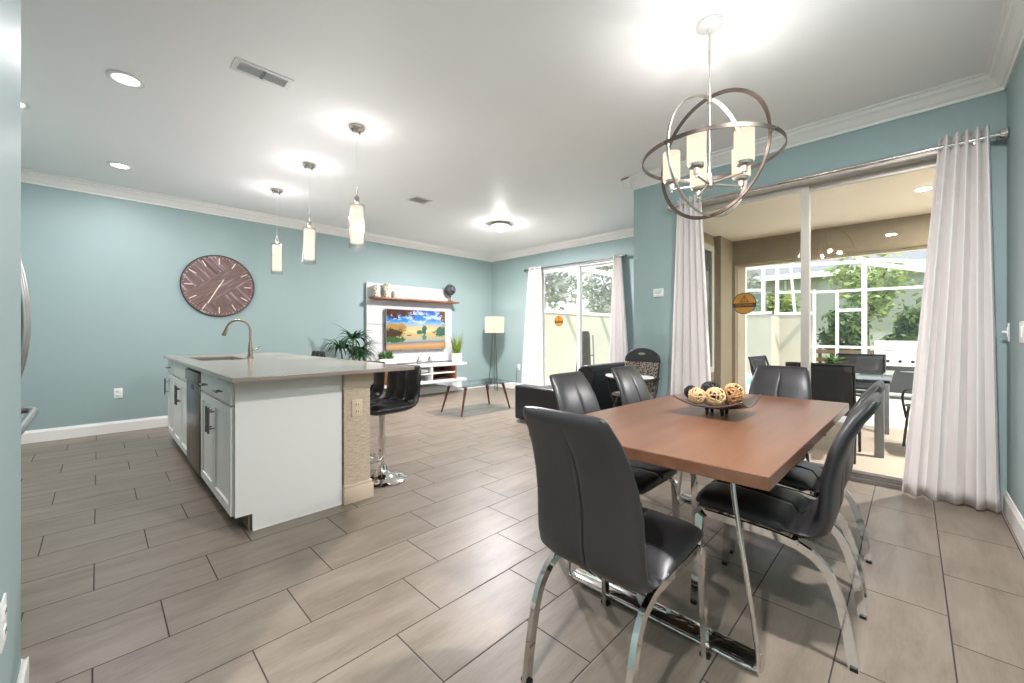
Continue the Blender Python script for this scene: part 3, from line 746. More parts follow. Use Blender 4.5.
rattan('small black rattan ball at the end of the dish nearest the sofa', -.108, .046, TZ + 0.101, .032, M_rattan_k, 3)
rattan('large black rattan ball at the back of the dish, on top', -.002, .060, TZ + 0.107, .048, M_rattan_k, 4)
rattan('brown rattan ball in the middle of the dish', .062, -.022, TZ + 0.091, .045, M_rattan_b, 5)
rattan('tan rattan ball on the dish side nearest the glass door', .112, .050, TZ + 0.099, .046, M_rattan_t, 6)
# ---------------------------------------------------------------- high chair
t = thing('high_chair', 'leopard print folding high chair with white tray and black frame, by the curtain', 'high chair', (3.745, 1.988, 0), pi)
A = lambda *p: p
b = MB()     # back: black rounded top
def arch(w, z0, z1, n=16):
    """outline in y,z: straight sides up to z0, half ellipse to z1"""
    return [(w * cos(pi * i / n), z0 + (z1 - z0) * sin(pi * i / n)) for i in range(n + 1)]
tilt = Matrix.Translation((-.17, 0, .62)) @ Matrix.Rotation(RAD(-7), 4, 'Y') @ Matrix.Translation((0, 0, -.62))
b.poly([tilt @ V((-.02, y, z)) for y, z in ([(.19, .86), ] + arch(.19, .88, 1.005) + [(-.19, .86)])], tilt.to_3x3() @ V((.04, 0, 0))); bk = b.obj('backrest', M_stoolblk, t, smooth=50, bevel=.008)
b = MB(); b.poly([tilt @ V((-.022, y, z)) for y, z in [(.19, .862), (-.19, .862), (-.155, .56), (.155, .56)]], tilt.to_3x3() @ V((.046, 0, 0))); b.obj('leopard_panel', M_leo, bk, bevel=.008)
b = MB(); b.poly([tilt @ V((.02, .04 * cos(2 * pi * i / 20), .945 + .012 * sin(2 * pi * i / 20))) for i in range(20)], tilt.to_3x3() @ V((.003, 0, 0))); b.obj('oval_badge', simple('badge_grey', (150, 140, 124), .5), bk)
b = MB(); b.box(-.16, .14, -.16, .16, .53, .565, .012); b.obj('seat', M_leo, t)
b = MB(); b.grid(lambda u, v: (.07 + .15 * cos(2 * pi * u) * (1 if cos(2 * pi * u) > 0 else .8) * v, .245 * math.copysign(abs(sin(2 * pi * u)) ** .7, sin(2 * pi * u)) * v, .715 + .018 * max(0, v - .82) / .18), 36, 6)
b.obj('tray', M_pot, t, solid=.014, smooth=50)
for s in (-1, 1):
    b = MB(); b.tube(bez([(-.20, s * .18, .86), (-.12, s * .19, .60), (.08, s * .205, .30), (.26, s * .22, .008)], 6), .011, 10); b.obj('leg', M_black, t)
    b = MB(); b.tube(bez([(.13, s * .20, .69), (.05, s * .205, .52), (-.12, s * .21, .28), (-.29, s * .225, .008)], 6), .011, 10); b.obj('leg', M_black, t)
    b = MB(); b.tube([(-.17, s * .195, .70), (.18, s * .205, .70)], .010, 8); b.obj('armrest', M_black, t)
b = MB(); b.cyl((.24, -.22, .05), (.24, .22, .05), .008, n=8).cyl((-.27, -.22, .05), (-.27, .22, .05), .008, n=8); b.obj('crossbar', M_black, t)
# ---------------------------------------------------------------- kitchen island
XC = .55      # cabinet box front (faces -x); doors stand proud of it
def pull(par, y, z, L, vertical=True, x=XC - .02):
    b = MB()
    a, c = ((x - .032, y, z - L / 2), (x - .032, y, z + L / 2)) if vertical else ((x - .032, y - L / 2, z), (x - .032, y + L / 2, z))
    b.cyl(a, c, .0065, n=10)
    for f in (.18, .82):
        p = V(a).lerp(V(c), f); b.cyl(p, (x + .001, p.y, p.z), .005, n=8)
    return b.obj('handle', M_bar, par, world=True)
def shaker(nm, par, y0, y1, z0, z1, fr=.055):
    b = MB(); x = XC
    b.box(x - .012, x - .001, y0, y1, z0, z1)
    for q in ((y0, y0 + fr, z0, z1), (y1 - fr, y1, z0, z1), (y0 + fr, y1 - fr, z0, z0 + fr), (y0 + fr, y1 - fr, z1 - fr, z1)): b.box(x - .021, x - .011, *q, .0012, 1)
    return b.obj(nm, M_cab, par, world=True, smooth=30)
def slabfront(nm, par, y0, y1, z0, z1):
    b = MB(); b.box(XC - .021, XC - .001, y0, y1, z0, z1, .002); return b.obj(nm, M_cab, par, world=True)
def cabinet(label, y0, y1, splits, drawers, hy):
    t = thing('base_cabinet', label, 'cabinet', (.84, (y0 + y1) / 2, 0))
    b = MB(); b.box(XC, 1.12, y0, y1, .10, .70).box(XC, .60, y0, y1, .70, .88).box(1.07, 1.12, y0, y1, .70, .88).box(.60, 1.07, y0, y0 + .02, .70, .88).box(.60, 1.07, y1 - .02, y1, .70, .88)
    b.obj('body', M_cab, t, world=True, smooth=0)
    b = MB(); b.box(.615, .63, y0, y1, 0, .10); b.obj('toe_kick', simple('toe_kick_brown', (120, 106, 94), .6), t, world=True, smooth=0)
    g = .003
    e = [y0] + splits + [y1]
    for i in range(len(e) - 1):
        d = shaker('door', t, e[i] + g, e[i + 1] - g, .105, .728); pull(d, hy[i], .59, .17)
    for a, c, hnd in drawers:
        d = slabfront('drawer_front', t, a + g, c - g, .738, .872)
        if hnd: pull(d, (a + c) / 2, .80, .10, False)
    return t
c1 = cabinet('white base cabinet at the island end nearest the viewer, two doors and two drawers', 2.766, 3.722, [3.27], [(2.766, 3.27, True), (3.27, 3.722, True)], [3.232, 3.308])
b = MB(); b.poly([(XC - .004, 2.742, .10), (.632, 2.742, .10), (.632, 2.742, 0), (1.153, 2.742, 0), (1.153, 2.742, .889), (XC - .004, 2.742, .889)], (0, .022, 0)); b.obj('end_panel', M_panelwhite, c1, world=True, smooth=0)
b = MB(); b.box(.632, 1.150, 2.736, 2.742, 0, .008); b.obj('shoe_strip', M_trim, c1, world=True, smooth=0)
cabinet('white sink base cabinet under the faucet, between dishwasher and end cabinet', 4.345, 5.262, [4.80], [(4.345, 5.262, False)], [4.762, 4.838])
cabinet('narrow white base cabinet at the island end by the teal clock wall', 5.266, 5.735, [], [(5.266, 5.735, True)], [5.66])
t = thing('dishwasher', 'stainless steel dishwasher built into the island cabinets', 'dishwasher', (.84, 4.034, 0))
b = MB(); b.box(XC, 1.12, 3.727, 4.34, .10, .88); b.obj('body', M_darkgap, t, world=True, smooth=0)
b = MB(); b.box(XC - .03, XC - .001, 3.732, 4.335, .105, .765, .006); dr = b.obj('door', M_dwsteel, t, world=True)
b = MB(); b.box(XC - .0305, XC - .028, 3.97, 4.10, .715, .755, .001); b.obj('badge_recess', M_black, dr, world=True)
b = MB(); b.box(XC - .040, XC - .001, 3.732, 4.335, .77, .862, .010); b.obj('control_panel', M_dwsteel, t, world=True)
b = MB(); b.box(XC - .02, XC - .001, 3.735, 4.332, .862, .880); b.obj('top_gap', M_black, t, world=True, smooth=0)
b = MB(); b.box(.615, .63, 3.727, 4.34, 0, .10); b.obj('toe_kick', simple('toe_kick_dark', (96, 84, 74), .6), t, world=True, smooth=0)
# half wall behind the cabinets with its stone faced end post
t = thing('island_half_wall', 'cream half wall of the island with a stone-faced end post and moulded cap', 'half wall', (1.27, 4.2, 0))
b = MB(); b.box(1.162, 1.345, 2.85, 5.735, 0, .889); b.obj('wall_body', M_capital, t, world=True, smooth=0)
b = MB(); b.box(1.162, 1.345, 2.726, 2.85, 0, .80); b.obj('stone_post', M_stone, t, world=True, smooth=0)
b = MB()
for a, z0, z1 in ((.004, .775, .79), (.012, .79, .80), (.018, .80, .889)): b.box(1.160 - min(a, .004), 1.345 + a, 2.726 - a, 2.86, z0, z1)
b.obj('capital', M_capital, t, world=True, smooth=0)
b = MB(); b.box(1.156, 1.364, 2.708, 2.86, 0, .105, .003).box(1.158, 1.358, 2.714, 2.86, .105, .125, .003); b.obj('base_trim', M_capital, t, world=True)
b = MB(); b.box(1.345, 1.357, 2.86, 5.735, 0, .10); b.obj('baseboard', M_trim, t, world=True, smooth=0)
# countertop with undermount sink cutout
t = thing('countertop', 'taupe polished quartz countertop on the kitchen island', 'countertop', (1.05, 4.165, .885))
b = MB(); x0, x1, y0, y1, sx0, sx1, sy0, sy1 = .495, 1.60, 2.558, 5.77, .63, .985, 4.39, 5.10
z0, z1 = .890, .915
outer = [(x0, y0), (x1, y0), (x1, y1), (x0, y1)]; N = 4
inner = [(sx0, sy0), (sx1, sy0), (sx1, sy1), (sx0, sy1)]
def lv(z): return [b.bm.verts.new((x, y, z)) for x, y in outer], [b.bm.verts.new((x, y, z)) for x, y in inner]
o1, i1 = lv(z1); o0, i0 = lv(z0)
for i in range(4):
    j = (i + 1) % 4
    b.bm.faces.new((o1[i], o1[j], i1[j], i1[i])); b.bm.faces.new((o0[j], o0[i], i0[i], i0[j])); b.bm.faces.new((o0[i], o0[j], o1[j], o1[i])); b.bm.faces.new((i1[i], i1[j], i0[j], i0[i]))
b.obj('slab', M_quartz, t, world=True, smooth=0, bevel=.003)
t = thing('kitchen_sink', 'stainless undermount sink set in the island countertop', 'sink', (.81, 4.745, .884))
b = MB(); g = .006
b.box(sx0 - .012, sx0 + g, sy0 - .012, sy1 + .012, .715, .8895).box(sx1 - g, sx1 + .012, sy0 - .012, sy1 + .012, .715, .8895).box(sx0, sx1, sy0 - .012, sy0 + g, .715, .8895).box(sx0, sx1, sy1 - g, sy1 + .012, .715, .8895).box(sx0, sx1, sy0, sy1, .708, .716)
b.obj('basin', M_steel, t, world=True, smooth=0)
b = MB(); b.lathe([(0, .004), (.03, .004), (.042, .001), (.042, 0)], (.81, 4.73, .716), 24); b.obj('drain', M_chrome, t, world=True)
fx, fy = 1.045, 4.62
t = thing('kitchen_faucet', 'tall bronze gooseneck pull-down faucet on the island countertop', 'faucet', (fx, fy, .915))
D2 = V((-.70, .7135, 0))
b = MB(); b.lathe([(0, 0), (.029, 0), (.029, .006), (.023, .012), (.021, .06), (.018, .10), (.015, .14), (.012, .16), (0, .16)], (fx, fy, .915), 20); body = b.obj('body', M_bronze, t, world=True)
P = V((fx, fy, .915))
pts = [P + V((0, 0, .15)), P + V((0, 0, .27))] + [P + V((0, 0, .27)) + D2 * (.118 - .118 * cos(a)) + V((0, 0, .100 * sin(a))) for a in [RAD(20 * k) for k in range(1, 8)]]
e = pts[-1]
pts += [e + D2 * .014 + V((0, 0, -.022))]
b = MB(); b.tube(pts, .0105, 12); b.obj('spout', M_bronze, t, world=True)
e = pts[-1]; dd = (D2 * .42 + V((0, 0, -1))).normalized()
b = MB(); b.tube([e, e + dd * .02, e + dd * .07, e + dd * .10], [.012, .014, .018, .019], 14); b.obj('spray_head', M_bronze, t, world=True)
b = MB(); b.tube([P + V((.02, -.01, .075)), P + V((.055, -.02, .085)), P + V((.075, -.025, .11))], [.006, .005, .006], 10); b.obj('lever_handle', M_bronze, t, world=True)
# ---------------------------------------------------------------- bar stools
def make_stool():
    t = thing('bar_stool', '', 'stool', (0, 0, 0), 0, 'black tufted bar stools at the island')
    b = MB(); b.lathe([(0, 0), (.195, 0), (.198, .006), (.19, .012), (.13, .024), (.07, .045), (.042, .075), (.034, .12), (0, .12)], n=40); b.obj('base', M_chrome, t, smooth=60)
    b = MB(); b.cyl((0, 0, .10), (0, 0, .34), .030, n=20).cyl((0, 0, .34), (0, 0, .53), .021, n=20); b.obj('pole', M_chrome, t)
    b = MB(); b.tube([(.0 + .03, -.04, .19), (.10, -.10, .19), (.17, -.09, .19), (.20, 0, .19), (.17, .09, .19), (.10, .10, .19), (.03, .04, .19)], .010, 10); b.obj('footrest', M_chrome, t)
    b = MB(); b.box(-.09, .09, -.09, .09, .525, .54, .004); b.obj('mount_plate', M_black, t)
    b = MB(); b.cyl((.0, -.03, .515), (.02, -.21, .505), .005, n=8); b.obj('lift_lever', M_chrome, t)
    def pad(src, name):
        # src: stations (x, z, nx, nz); cushions with tuft grid
        b = MB(); R = []
        for k, (x, z, nx, nz, w, th) in enumerate(src):
            r = []
            Y = [-1, -.985, -.95, -.86, -.7, -.52, -.40, -.35, -.33, -.31, -.26, -.12, 0, .12, .26, .31, .33, .35, .40, .52, .7, .86, .95, .985, 1]
            def off(v, front):
                d = th * max(0, 1 - abs(v) ** 6) ** .5
                if front: d *= 1 - .5 * max(0, 1 - abs(abs(v) - .33) / .06) - (.30 if k % 3 == 1 else 0) + .10 * cos(3 * pi * v)
                return d
            for v in Y: d = off(v, True); r.append((x + nx * d, w * v, z + nz * d))
            for v in Y[-2:0:-1]: d = off(v, False); r.append((x - nx * d, w * v, z - nz * d))
            R.append(r)
        b.rings(R); return b.obj(name, M_stoolblk, t, smooth=60)
    S = [(.205, .575, .25, .97, .165, .012), (.195, .578, 0, 1, .182, .028), (.15, .578, 0, 1, .19, .040), (.09, .578, 0, 1, .195, .042), (.03, .576, 0, 1, .197, .042), (-.03, .575, 0, 1, .198, .042), (-.09, .575, 0, 1, .198, .042), (-.13, .578, .1, .99, .198, .04)]
    Bk = [(-.13, .578, .1, .99, .198, .04), (-.168, .588, .45, .89, .198, .038), (-.195, .612, .8, .6, .198, .036), (-.207, .65, .97, .2, .198, .034), (-.212, .70, .99, .1, .197, .034), (-.218, .75, .99, .1, .196, .033), (-.223, .80, .99, .1, .195, .032), (-.229, .85, .99, .1, .192, .030), (-.233, .878, .99, .1, .186, .026), (-.236, .892, .99, .1, .176, .012)]
    pad(S, 'seat'); pad(Bk, 'backrest')
    return t
st = make_stool(); st.location = (1.575, 2.99, 0); st.rotation_euler.z = RAD(191)
st['label'] = 'black tufted swivel bar stool beside the stone end post, nearest the viewer'
dup(st, (1.60, 3.62, 0), RAD(186), 'middle black bar stool, partly hidden under the countertop')
s3 = dup(st, (1.60, 5.02, 0), RAD(180), 'black bar stool whose back peeks above the counter near the palm plant')
bpy.context.view_layer.update()
for c in s3.children:
    if c.name.split('.')[0] in ('seat', 'backrest', 'mount_plate', 'lift_lever'): c.location.z += .055
    if c.name.split('.')[0] == 'pole': c.scale.z = 1.12
# ---------------------------------------------------------------- refrigerator behind the partition
t = thing('refrigerator', 'stainless steel refrigerator with bowed handles, mostly hidden behind the teal partition', 'refrigerator', (-.6, 2.52, 0))
fx = -.29
b = MB(); b.box(-.96, fx - .05, 2.07, 2.97, .02, 1.76, .006); b.obj('body', M_fridge, t, world=True)
for nm, a, c, z0, z1 in (('door', 2.075, 2.515, .87, 1.755), ('door', 2.525, 2.965, .87, 1.755), ('freezer_drawer', 2.075, 2.965, .06, .86)):
    b = MB(); b.box(fx - .05, fx, a, c, z0, z1, .014, 3); d = b.obj(nm, M_fridge, t, world=True)
    b = MB()
    if nm == 'door':
        y = 2.475 if a < 2.3 else 2.565
        b.tube(bez([(fx, y, .89), (fx + .045, y, .93), (fx + .075, y, 1.05), (fx + .086, y, 1.20), (fx + .075, y, 1.36), (fx + .045, y, 1.50), (fx, y, 1.54)], 6), .013, 12)
    else:
        b.tube(bez([(fx, 2.13, .79), (fx + .05, 2.14, .80), (fx + .085, 2.20, .80), (fx + .09, 2.52, .80), (fx + .085, 2.84, .80), (fx + .05, 2.90, .80), (fx, 2.91, .79)], 6), .015, 12)
    b.obj('handle', M_steel, d, world=True)
b = MB(); b.box(-.95, fx - .04, 2.09, 2.95, 0, .055); b.obj('base_grille', M_black, t, world=True, smooth=0)
# ---------------------------------------------------------------- wall clock
t = thing('wall_clock', 'large round chevron wood wall clock with cream markers, on the teal wall', 'clock', (1.135, YT, 1.79))
Rc = .405
b = MB(); b.lathe([(0, .026), (Rc - .006, .026), (Rc - .006, .001), (0, .001)], n=72, M=Matrix.Rotation(pi / 2, 4, 'X')); b.obj('face', M_clock, t)
b = MB(); b.lathe([(Rc - .006, .001), (Rc - .006, .030), (Rc, .032), (Rc + .004, .028), (Rc + .004, .001)], n=72, M=Matrix.Rotation(pi / 2, 4, 'X')); b.obj('rim', simple('dark_metal_rim', (60, 54, 52), .45, .4), t)
for k in range(12):
    a = RAD(30 * k); b = MB(); b.box(-.0055, .0055, -.0315, -.0255, Rc * .70, Rc * .91, M=Matrix.Rotation(a, 4, 'Y')); b.obj('hour_mark', M_cream, t, smooth=0)
b = MB()
for k in range(60):
    if k % 5: b.box(-.002, .002, -.028, -.0255, Rc * .91, Rc * .945, M=Matrix.Rotation(RAD(6 * k), 4, 'Y'))
b.obj('minute_ticks', M_cream, t, smooth=0)
for nm, a, L0, L1, w in (('hour_hand', 28, -.27, .02, .006), ('minute_hand', 30.5, -.02, .095, .005)):
    b = MB(); b.box(-w, w, -.038 if nm[0] == 'h' else -.041, -.035 if nm[0] == 'h' else -.039, L0, L1, M=Matrix.Rotation(RAD(a), 4, 'Y')); b.obj(nm, M_cream, t, smooth=0)
b = MB(); b.lathe([(0, .043), (.010, .043), (.010, .026)], n=18, M=Matrix.Rotation(pi / 2, 4, 'X')); b.obj('hub_pin', M_cream, t)
# ---------------------------------------------------------------- TV wall
t = thing('media_back_panel', 'white grooved wall panel with a walnut shelf behind the television', 'wall panel', (4.07, 6.6, .3))
b = MB()
for z0, z1 in ((.62, .983), (.99, 1.313), (1.32, 2.02)): b.box(3.18, 4.96, 6.565, 6.60, z0, z1)
b.box(3.2, 4.94, 6.60, YT - .001, .62, 2.0); b.obj('boards', M_panelboard, t, world=True, smooth=0)
b = MB(); b.box(3.22, 5.0, 6.37, 6.565, 1.745, 1.775, .002); b.obj('shelf', M_shelfwood, t, world=True)
t = thing('floating_media_console', 'long white wall-mounted media console with walnut compartments', 'media console', (4.1, 6.38, .25))
cy0, cy1 = 6.17, 6.60
def cb(nm, mat, *q): b = MB(); b.box(*q, .003); return b.obj(nm, mat, t, world=True)
cb('top_slab', M_white, 3.18, 5.03, cy0, cy1, .553, .60); cb('bottom_slab', M_white, 3.18, 5.03, cy0, cy1, .25, .297)
cb('back_board', M_white, 3.2, 4.80, 6.57, YT - .001, .297, .553)
cb('door', M_shelfwood, 3.24, 3.66, cy0 + .02, cy0 + .04, .298, .552); cb('door', M_white, 3.67, 3.95, cy0 + .02, cy0 + .04, .298, .552)
cb('divider', M_white, 3.955, 3.98, cy0 + .02, 6.57, .297, .553); cb('divider', M_white, 4.22, 4.25, cy0 + .01, 6.57, .297, .553); cb('divider', M_shelfwood, 4.76, 4.785, cy0 + .01, 6.57, .297, .553)
cb('inner_shelf', M_white, 3.98, 4.22, cy0 + .03, 6.57, .415, .435).name = 'inner_shelf'
cb('inner_shelf', M_white, 4.25, 4.76, cy0 + .02, 6.57, .415, .437); cb('inner_back', M_shelfwood, 4.30, 4.76, 6.555, 6.57, .297, .553)
t = thing('television', 'flat screen television showing a tropical beach, on the white wall panel', 'television', (4.125, 6.53, .87))
b = MB(); b.box(3.495, 4.755, 6.50, 6.535, .862, 1.588, .004); b.obj('casing', M_black, t, world=True)
b = MB(); b.box(3.495, 4.755, 6.497, 6.503, .860, .868).box(3.495, 4.755, 6.497, 6.503, 1.581, 1.588).box(3.495, 3.505, 6.497, 6.503, .862, 1.588).box(4.745, 4.755, 6.497, 6.503, .862, 1.588); b.obj('bezel', M_nickel, t, world=True, smooth=0)
b = MB(); b.box(3.505, 4.745, 6.4975, 6.499, .868, 1.581); b.obj('screen', M_tv, t, world=True, smooth=0)
b = MB(); b.box(3.9, 4.35, 6.535, 6.565, 1.0, 1.4); b.obj('wall_bracket', M_black, t, world=True, smooth=0)
# shelf ornaments
def canister(label, x, h, r, lid):
    t = thing('canister', label, 'canister', (x, 6.465, 1.775), 0, 'ceramic canisters on the walnut shelf')
    b = MB(); b.lathe([(0, 0), (r, 0), (r * 1.02, .01), (r * 1.02, h * .92), (r * .96, h * .96), (0, h * .96)], n=24); b.obj('body', M_jar, t)
    b = MB(); b.lathe([(0, h * .96), (r * 1.04, h * .96), (r * 1.04, h), (r * .3, h * 1.03), (r * .2, h * 1.07), (0, h * 1.09)], n=24); b.obj('lid', M_jar, t)
canister('cream patterned canister at the shelf end over the palm plant', 3.31, .20, .058, True)
canister('tallest cream patterned canister on the shelf, in the middle of three', 3.505, .235, .060, True)
canister('short cream canister on the shelf beside the tallest one', 3.665, .115, .058, True)
t = thing('desk_globe', 'small slate grey globe on a wooden stand on the shelf', 'globe', (4.85, 6.46, 1.775))
b = MB(); b.lathe([(0, 0), (.062, 0), (.064, .008), (.05, .016), (.02, .024), (.010, .04), (.010, .085), (.018, .10), (.010, .115), (0, .118)], n=24); b.obj('stand', M_walnut, t)
b = MB(); b.ball((0, 0, .235), .105, 28, 18); b.obj('sphere', M_globe, t, smooth=180)
b = MB(); b.tube([(.118 * sin(a) * .35, .118 * cos(a) * 0 + .118 * sin(a) * .0, .235) for a in ()] or [V((-.117 * cos(a), 0, .235 + .117 * sin(a))) for a in [RAD(-95 + 10 * k) for k in range(20)]], .005, 8); b.obj('meridian_arm', M_black, t)
# plants
def blade(b, p, d, L, w, droop, up, n=6):
    """tapered leaf strip from p, heading d (unit xy), rising then drooping"""
    d = V((d[0], d[1], 0)); side = V((-d.y, d.x, 0)); prev = None
    for i in range(n + 1):
        s = i / n; q = V(p) + d * (L * s * (1 - .12 * s)) + V((0, 0, L * (up * s - droop * s * s)))
        ww = w * (1 - s) ** .7 * (.5 + 1.2 * min(s * 3, 1) / 2) * .5 + .0006
        a = b.bm.verts.new(q - side * ww); m = b.bm.verts.new(q - V((0, 0, ww * .35))); c = b.bm.verts.new(q + side * ww)
        if prev: b.bm.faces.new((prev[0], prev[1], m, a)); b.bm.faces.new((prev[1], prev[2], c, m))
        prev = (a, m, c)
t = thing('dracaena_plant', 'dark green potted dracaena palm behind the island, beside the white wall panel', 'potted plant', (2.80, 6.22, 0))
b = MB(); b.lathe([(0, 0), (.13, 0), (.15, .02), (.18, .30), (.185, .32), (.165, .32), (.16, .28), (0, .28)], n=28); b.obj('pot', M_pot, t)
rnd = random.Random(4)
for (x, y, z, L) in ((-.20, .02, .97, .32), (-.01, .0, 1.10, .34), (.14, .05, .92, .32), (.05, -.10, .86, .30)):
    b = MB(); b.tube(bez([(x * .3, y * .3, .28), (x * .7, y * .7, z * .6), (x, y, z)], 6), .013, 8); st_ = b.obj('cane', M_bark, t)
    b = MB()
    for k in range(46):
        a = rnd.uniform(0, 2 * pi); blade(b, (x, y, z - rnd.uniform(0, .06)), (cos(a), sin(a)), L * rnd.uniform(.75, 1.1), .042, rnd.uniform(.5, 1.25), rnd.uniform(.35, 1.15))
    b.obj('leaf_head', M_indoorleaf, t, smooth=60, keepnormals=True)
t = thing('succulent_planter', 'white box planter of green succulents on the media console', 'potted plant', (3.41, 6.33, .60))
b = MB(); b.box(-.15, .15, -.06, .06, 0, .125, .004); b.obj('box', M_pot, t)
for k, (x, y) in enumerate(((-.10, 0), (-.035, .01), (.035, -.005), (.10, .008))):
    b = MB()
    for ringk in range(4):
        for j in range(8):
            a = 2 * pi * j / 8 + ringk * .4; rr = .085 - ringk * .014
            blade(b, (x + rnd.uniform(-.02, .02), y, .12 + ringk * .014), (cos(a), sin(a)), rr * rnd.uniform(.7, 1.25), .036, .3, .5 + ringk * .6, 4)
    b.obj('rosette', M_succ, t, smooth=60, keepnormals=True)
t = thing('grass_plant', 'tall yellow-green grass plant in white pot at the end of the media console', 'potted plant', (4.90, 6.32, .60))
b = MB(); b.lathe([(0, 0), (.092, 0), (.098, .004), (.104, .17), (.098, .17), (.094, .15), (0, .15)], n=28); b.obj('pot', M_pot, t)
b = MB()
for k in range(60):
    a = rnd.uniform(0, 2 * pi); r = rnd.uniform(0, .06); Lh = rnd.uniform(.25, .56)
    blade(b, (r * cos(a), r * sin(a), .14), (cos(a), sin(a)), Lh * .28, .016, 0.0, 3.4 * rnd.uniform(.8, 1.05), 5)
b.obj('blades', M_grassplant, t, smooth=60, keepnormals=True)
def figurine(label, x):
    t = thing('figurine', label, 'ornament', (x, 6.34, .60), 0, 'silver ornaments on the media console')
    b = MB(); b.lathe([(0, 0), (.036, 0), (.046, .02), (.05, .045), (.042, .075), (.024, .10), (.014, .112)], n=22); b.obj('body', M_silver, t)
    b = MB(); b.ball((0, 0, .124), (.021, .021, .020), 14, 10); b.obj('head', M_silver, t, smooth=180)
    b = MB(); b.tube([(.018, 0, .124), (.034, 0, .122)], [.006, .001], 8); b.obj('beak', M_silver, t)
figurine('silver bird ornament on the console closer to the succulents', 4.06); figurine('silver bird ornament on the console closer to the grass plant', 4.29)
t = thing('set_top_box', 'small white box with a dark base in the console compartment', 'set-top box', (4.10, 6.30, .4355))
b = MB(); b.box(-.095, .095, -.06, .06, .018, .085, .006); b.obj('housing', M_white, t)
b = MB(); b.box(-.10, .10, -.065, .065, 0, .018, .003); b.obj('base', M_black, t)
# ---------------------------------------------------------------- floor lamp
lx, ly = 5.67, 6.07
t = thing('floor_lamp', 'thin-legged floor lamp with a lit white drum shade in the corner', 'floor lamp', (lx, ly, 0))
b = MB(); b.lathe([(.192, 1.172), (.195, 1.172), (.195, 1.497), (.192, 1.497)], (lx, ly, 0), 40); b.obj('lamp_shade', M_lampshade, t, world=True, solid=.003)
for a in (135, 255, 15):
    c, s = cos(RAD(a)), sin(RAD(a))
    b = MB(); b.tube([(lx + c * .03, ly + s * .03, 1.22), (lx + c * .125, ly + s * .125, .002)], .0075, 8); b.obj('leg', M_bar, t, world=True)
b = MB(); b.lathe([(0, 1.20), (.035, 1.20), (.035, 1.225), (.018, 1.23), (.018, 1.29), (0, 1.29)], (lx, ly, 0), 16); b.obj('socket', M_bar, t, world=True)
b = MB(); b.ball((lx, ly, 1.33), (.028, .028, .038), 14, 10); b.obj('bulb', M_frost, t, world=True, smooth=180)
b = MB(); b.tube(bez([(XF - .008, 5.79, .44), (6.03, 5.79, .40), (6.02, 5.82, .05), (5.98, 6.0, .006), (5.9, 6.2, .006), (lx, ly, .02), (lx, ly, 1.2)], 6), .0035, 6); b.obj('cord', M_black, t, world=True)
light('floor_lamp_bulb', 'POINT', (lx, ly, 1.37), 3.5, (1, .82, .62), shadow_soft_size=.04)
# ---------------------------------------------------------------- coffee table
t = thing('coffee_table', 'glass-topped coffee table with four tapered walnut legs', 'coffee table', (4.01, 4.69, 0))
b = MB(); oc = rrect(.53, .31, .05, 5); b.poly([(x, y, .408) for x, y in oc], (0, 0, .010)); b.obj('tabletop', M_blueglass, t, smooth=30)
for sx in (-1, 1):
    for sy in (-1, 1):
        b = MB(); b.tube([(sx * .36, sy * .19, .406), (sx * .475, sy * .235, 0)], [.022, .012], 14); lg = b.obj('leg', M_walnut, t)
        b = MB(); b.lathe([(0, .400), (.026, .400), (.026, .4078), (0, .4078)], (sx * .362, sy * .191, 0), 16); b.obj('mount_disc', M_nickel, lg)
b = MB(); b.box(-.36, .36, -.012, .012, .375, .396, .003).box(-.37, -.345, -.19, .19, .375, .396, .003).box(.345, .37, -.19, .19, .375, .396, .003); b.obj('under_frame', M_walnut, t)
# ---------------------------------------------------------------- sofa (faces the television)
t = thing('sofa', 'black leather sofa with a rolled back, facing the television wall', 'sofa', (4.75, 3.15, 0))
def sb(nm, *q, bv=.03): b = MB(); b.box(*q, bv, 3); return b.obj(nm, M_sofablk, t, world=True)
sb('seat_base', 3.93, 5.58, 2.80, 3.66, .10, .27, bv=.02)
sb('armrest', 3.90, 4.10, 2.82, 3.79, .02, .465); sb('armrest', 5.42, 5.62, 2.82, 3.79, .02, .465)
sb('seat_cushion', 4.11, 4.755, 2.86, 3.68, .27, .43, bv=.04); sb('seat_cushion', 4.765, 5.41, 2.86, 3.68, .27, .43, bv=.04)
prof = [(2.60, .10), (2.585, .40), (2.555, .62), (2.535, .68), (2.53, .73), (2.55, .772), (2.59, .790), (2.66, .79), (2.72, .775), (2.76, .74), (2.785, .68), (2.80, .58), (2.815, .40), (2.815, .10)]
b = MB(); b.poly([(3.90, y, z) for y, z in prof], (1.72, 0, 0)); b.obj('backrest', M_sofablk, t, world=True, bevel=.018, smooth=50)
for x in (3.98, 5.52):
    for y in (2.68, 3.58): b = MB(); b.cyl((x, y, 0), (x, y, .10), .018, .026, n=14); b.obj('leg', M_black, t, world=True)
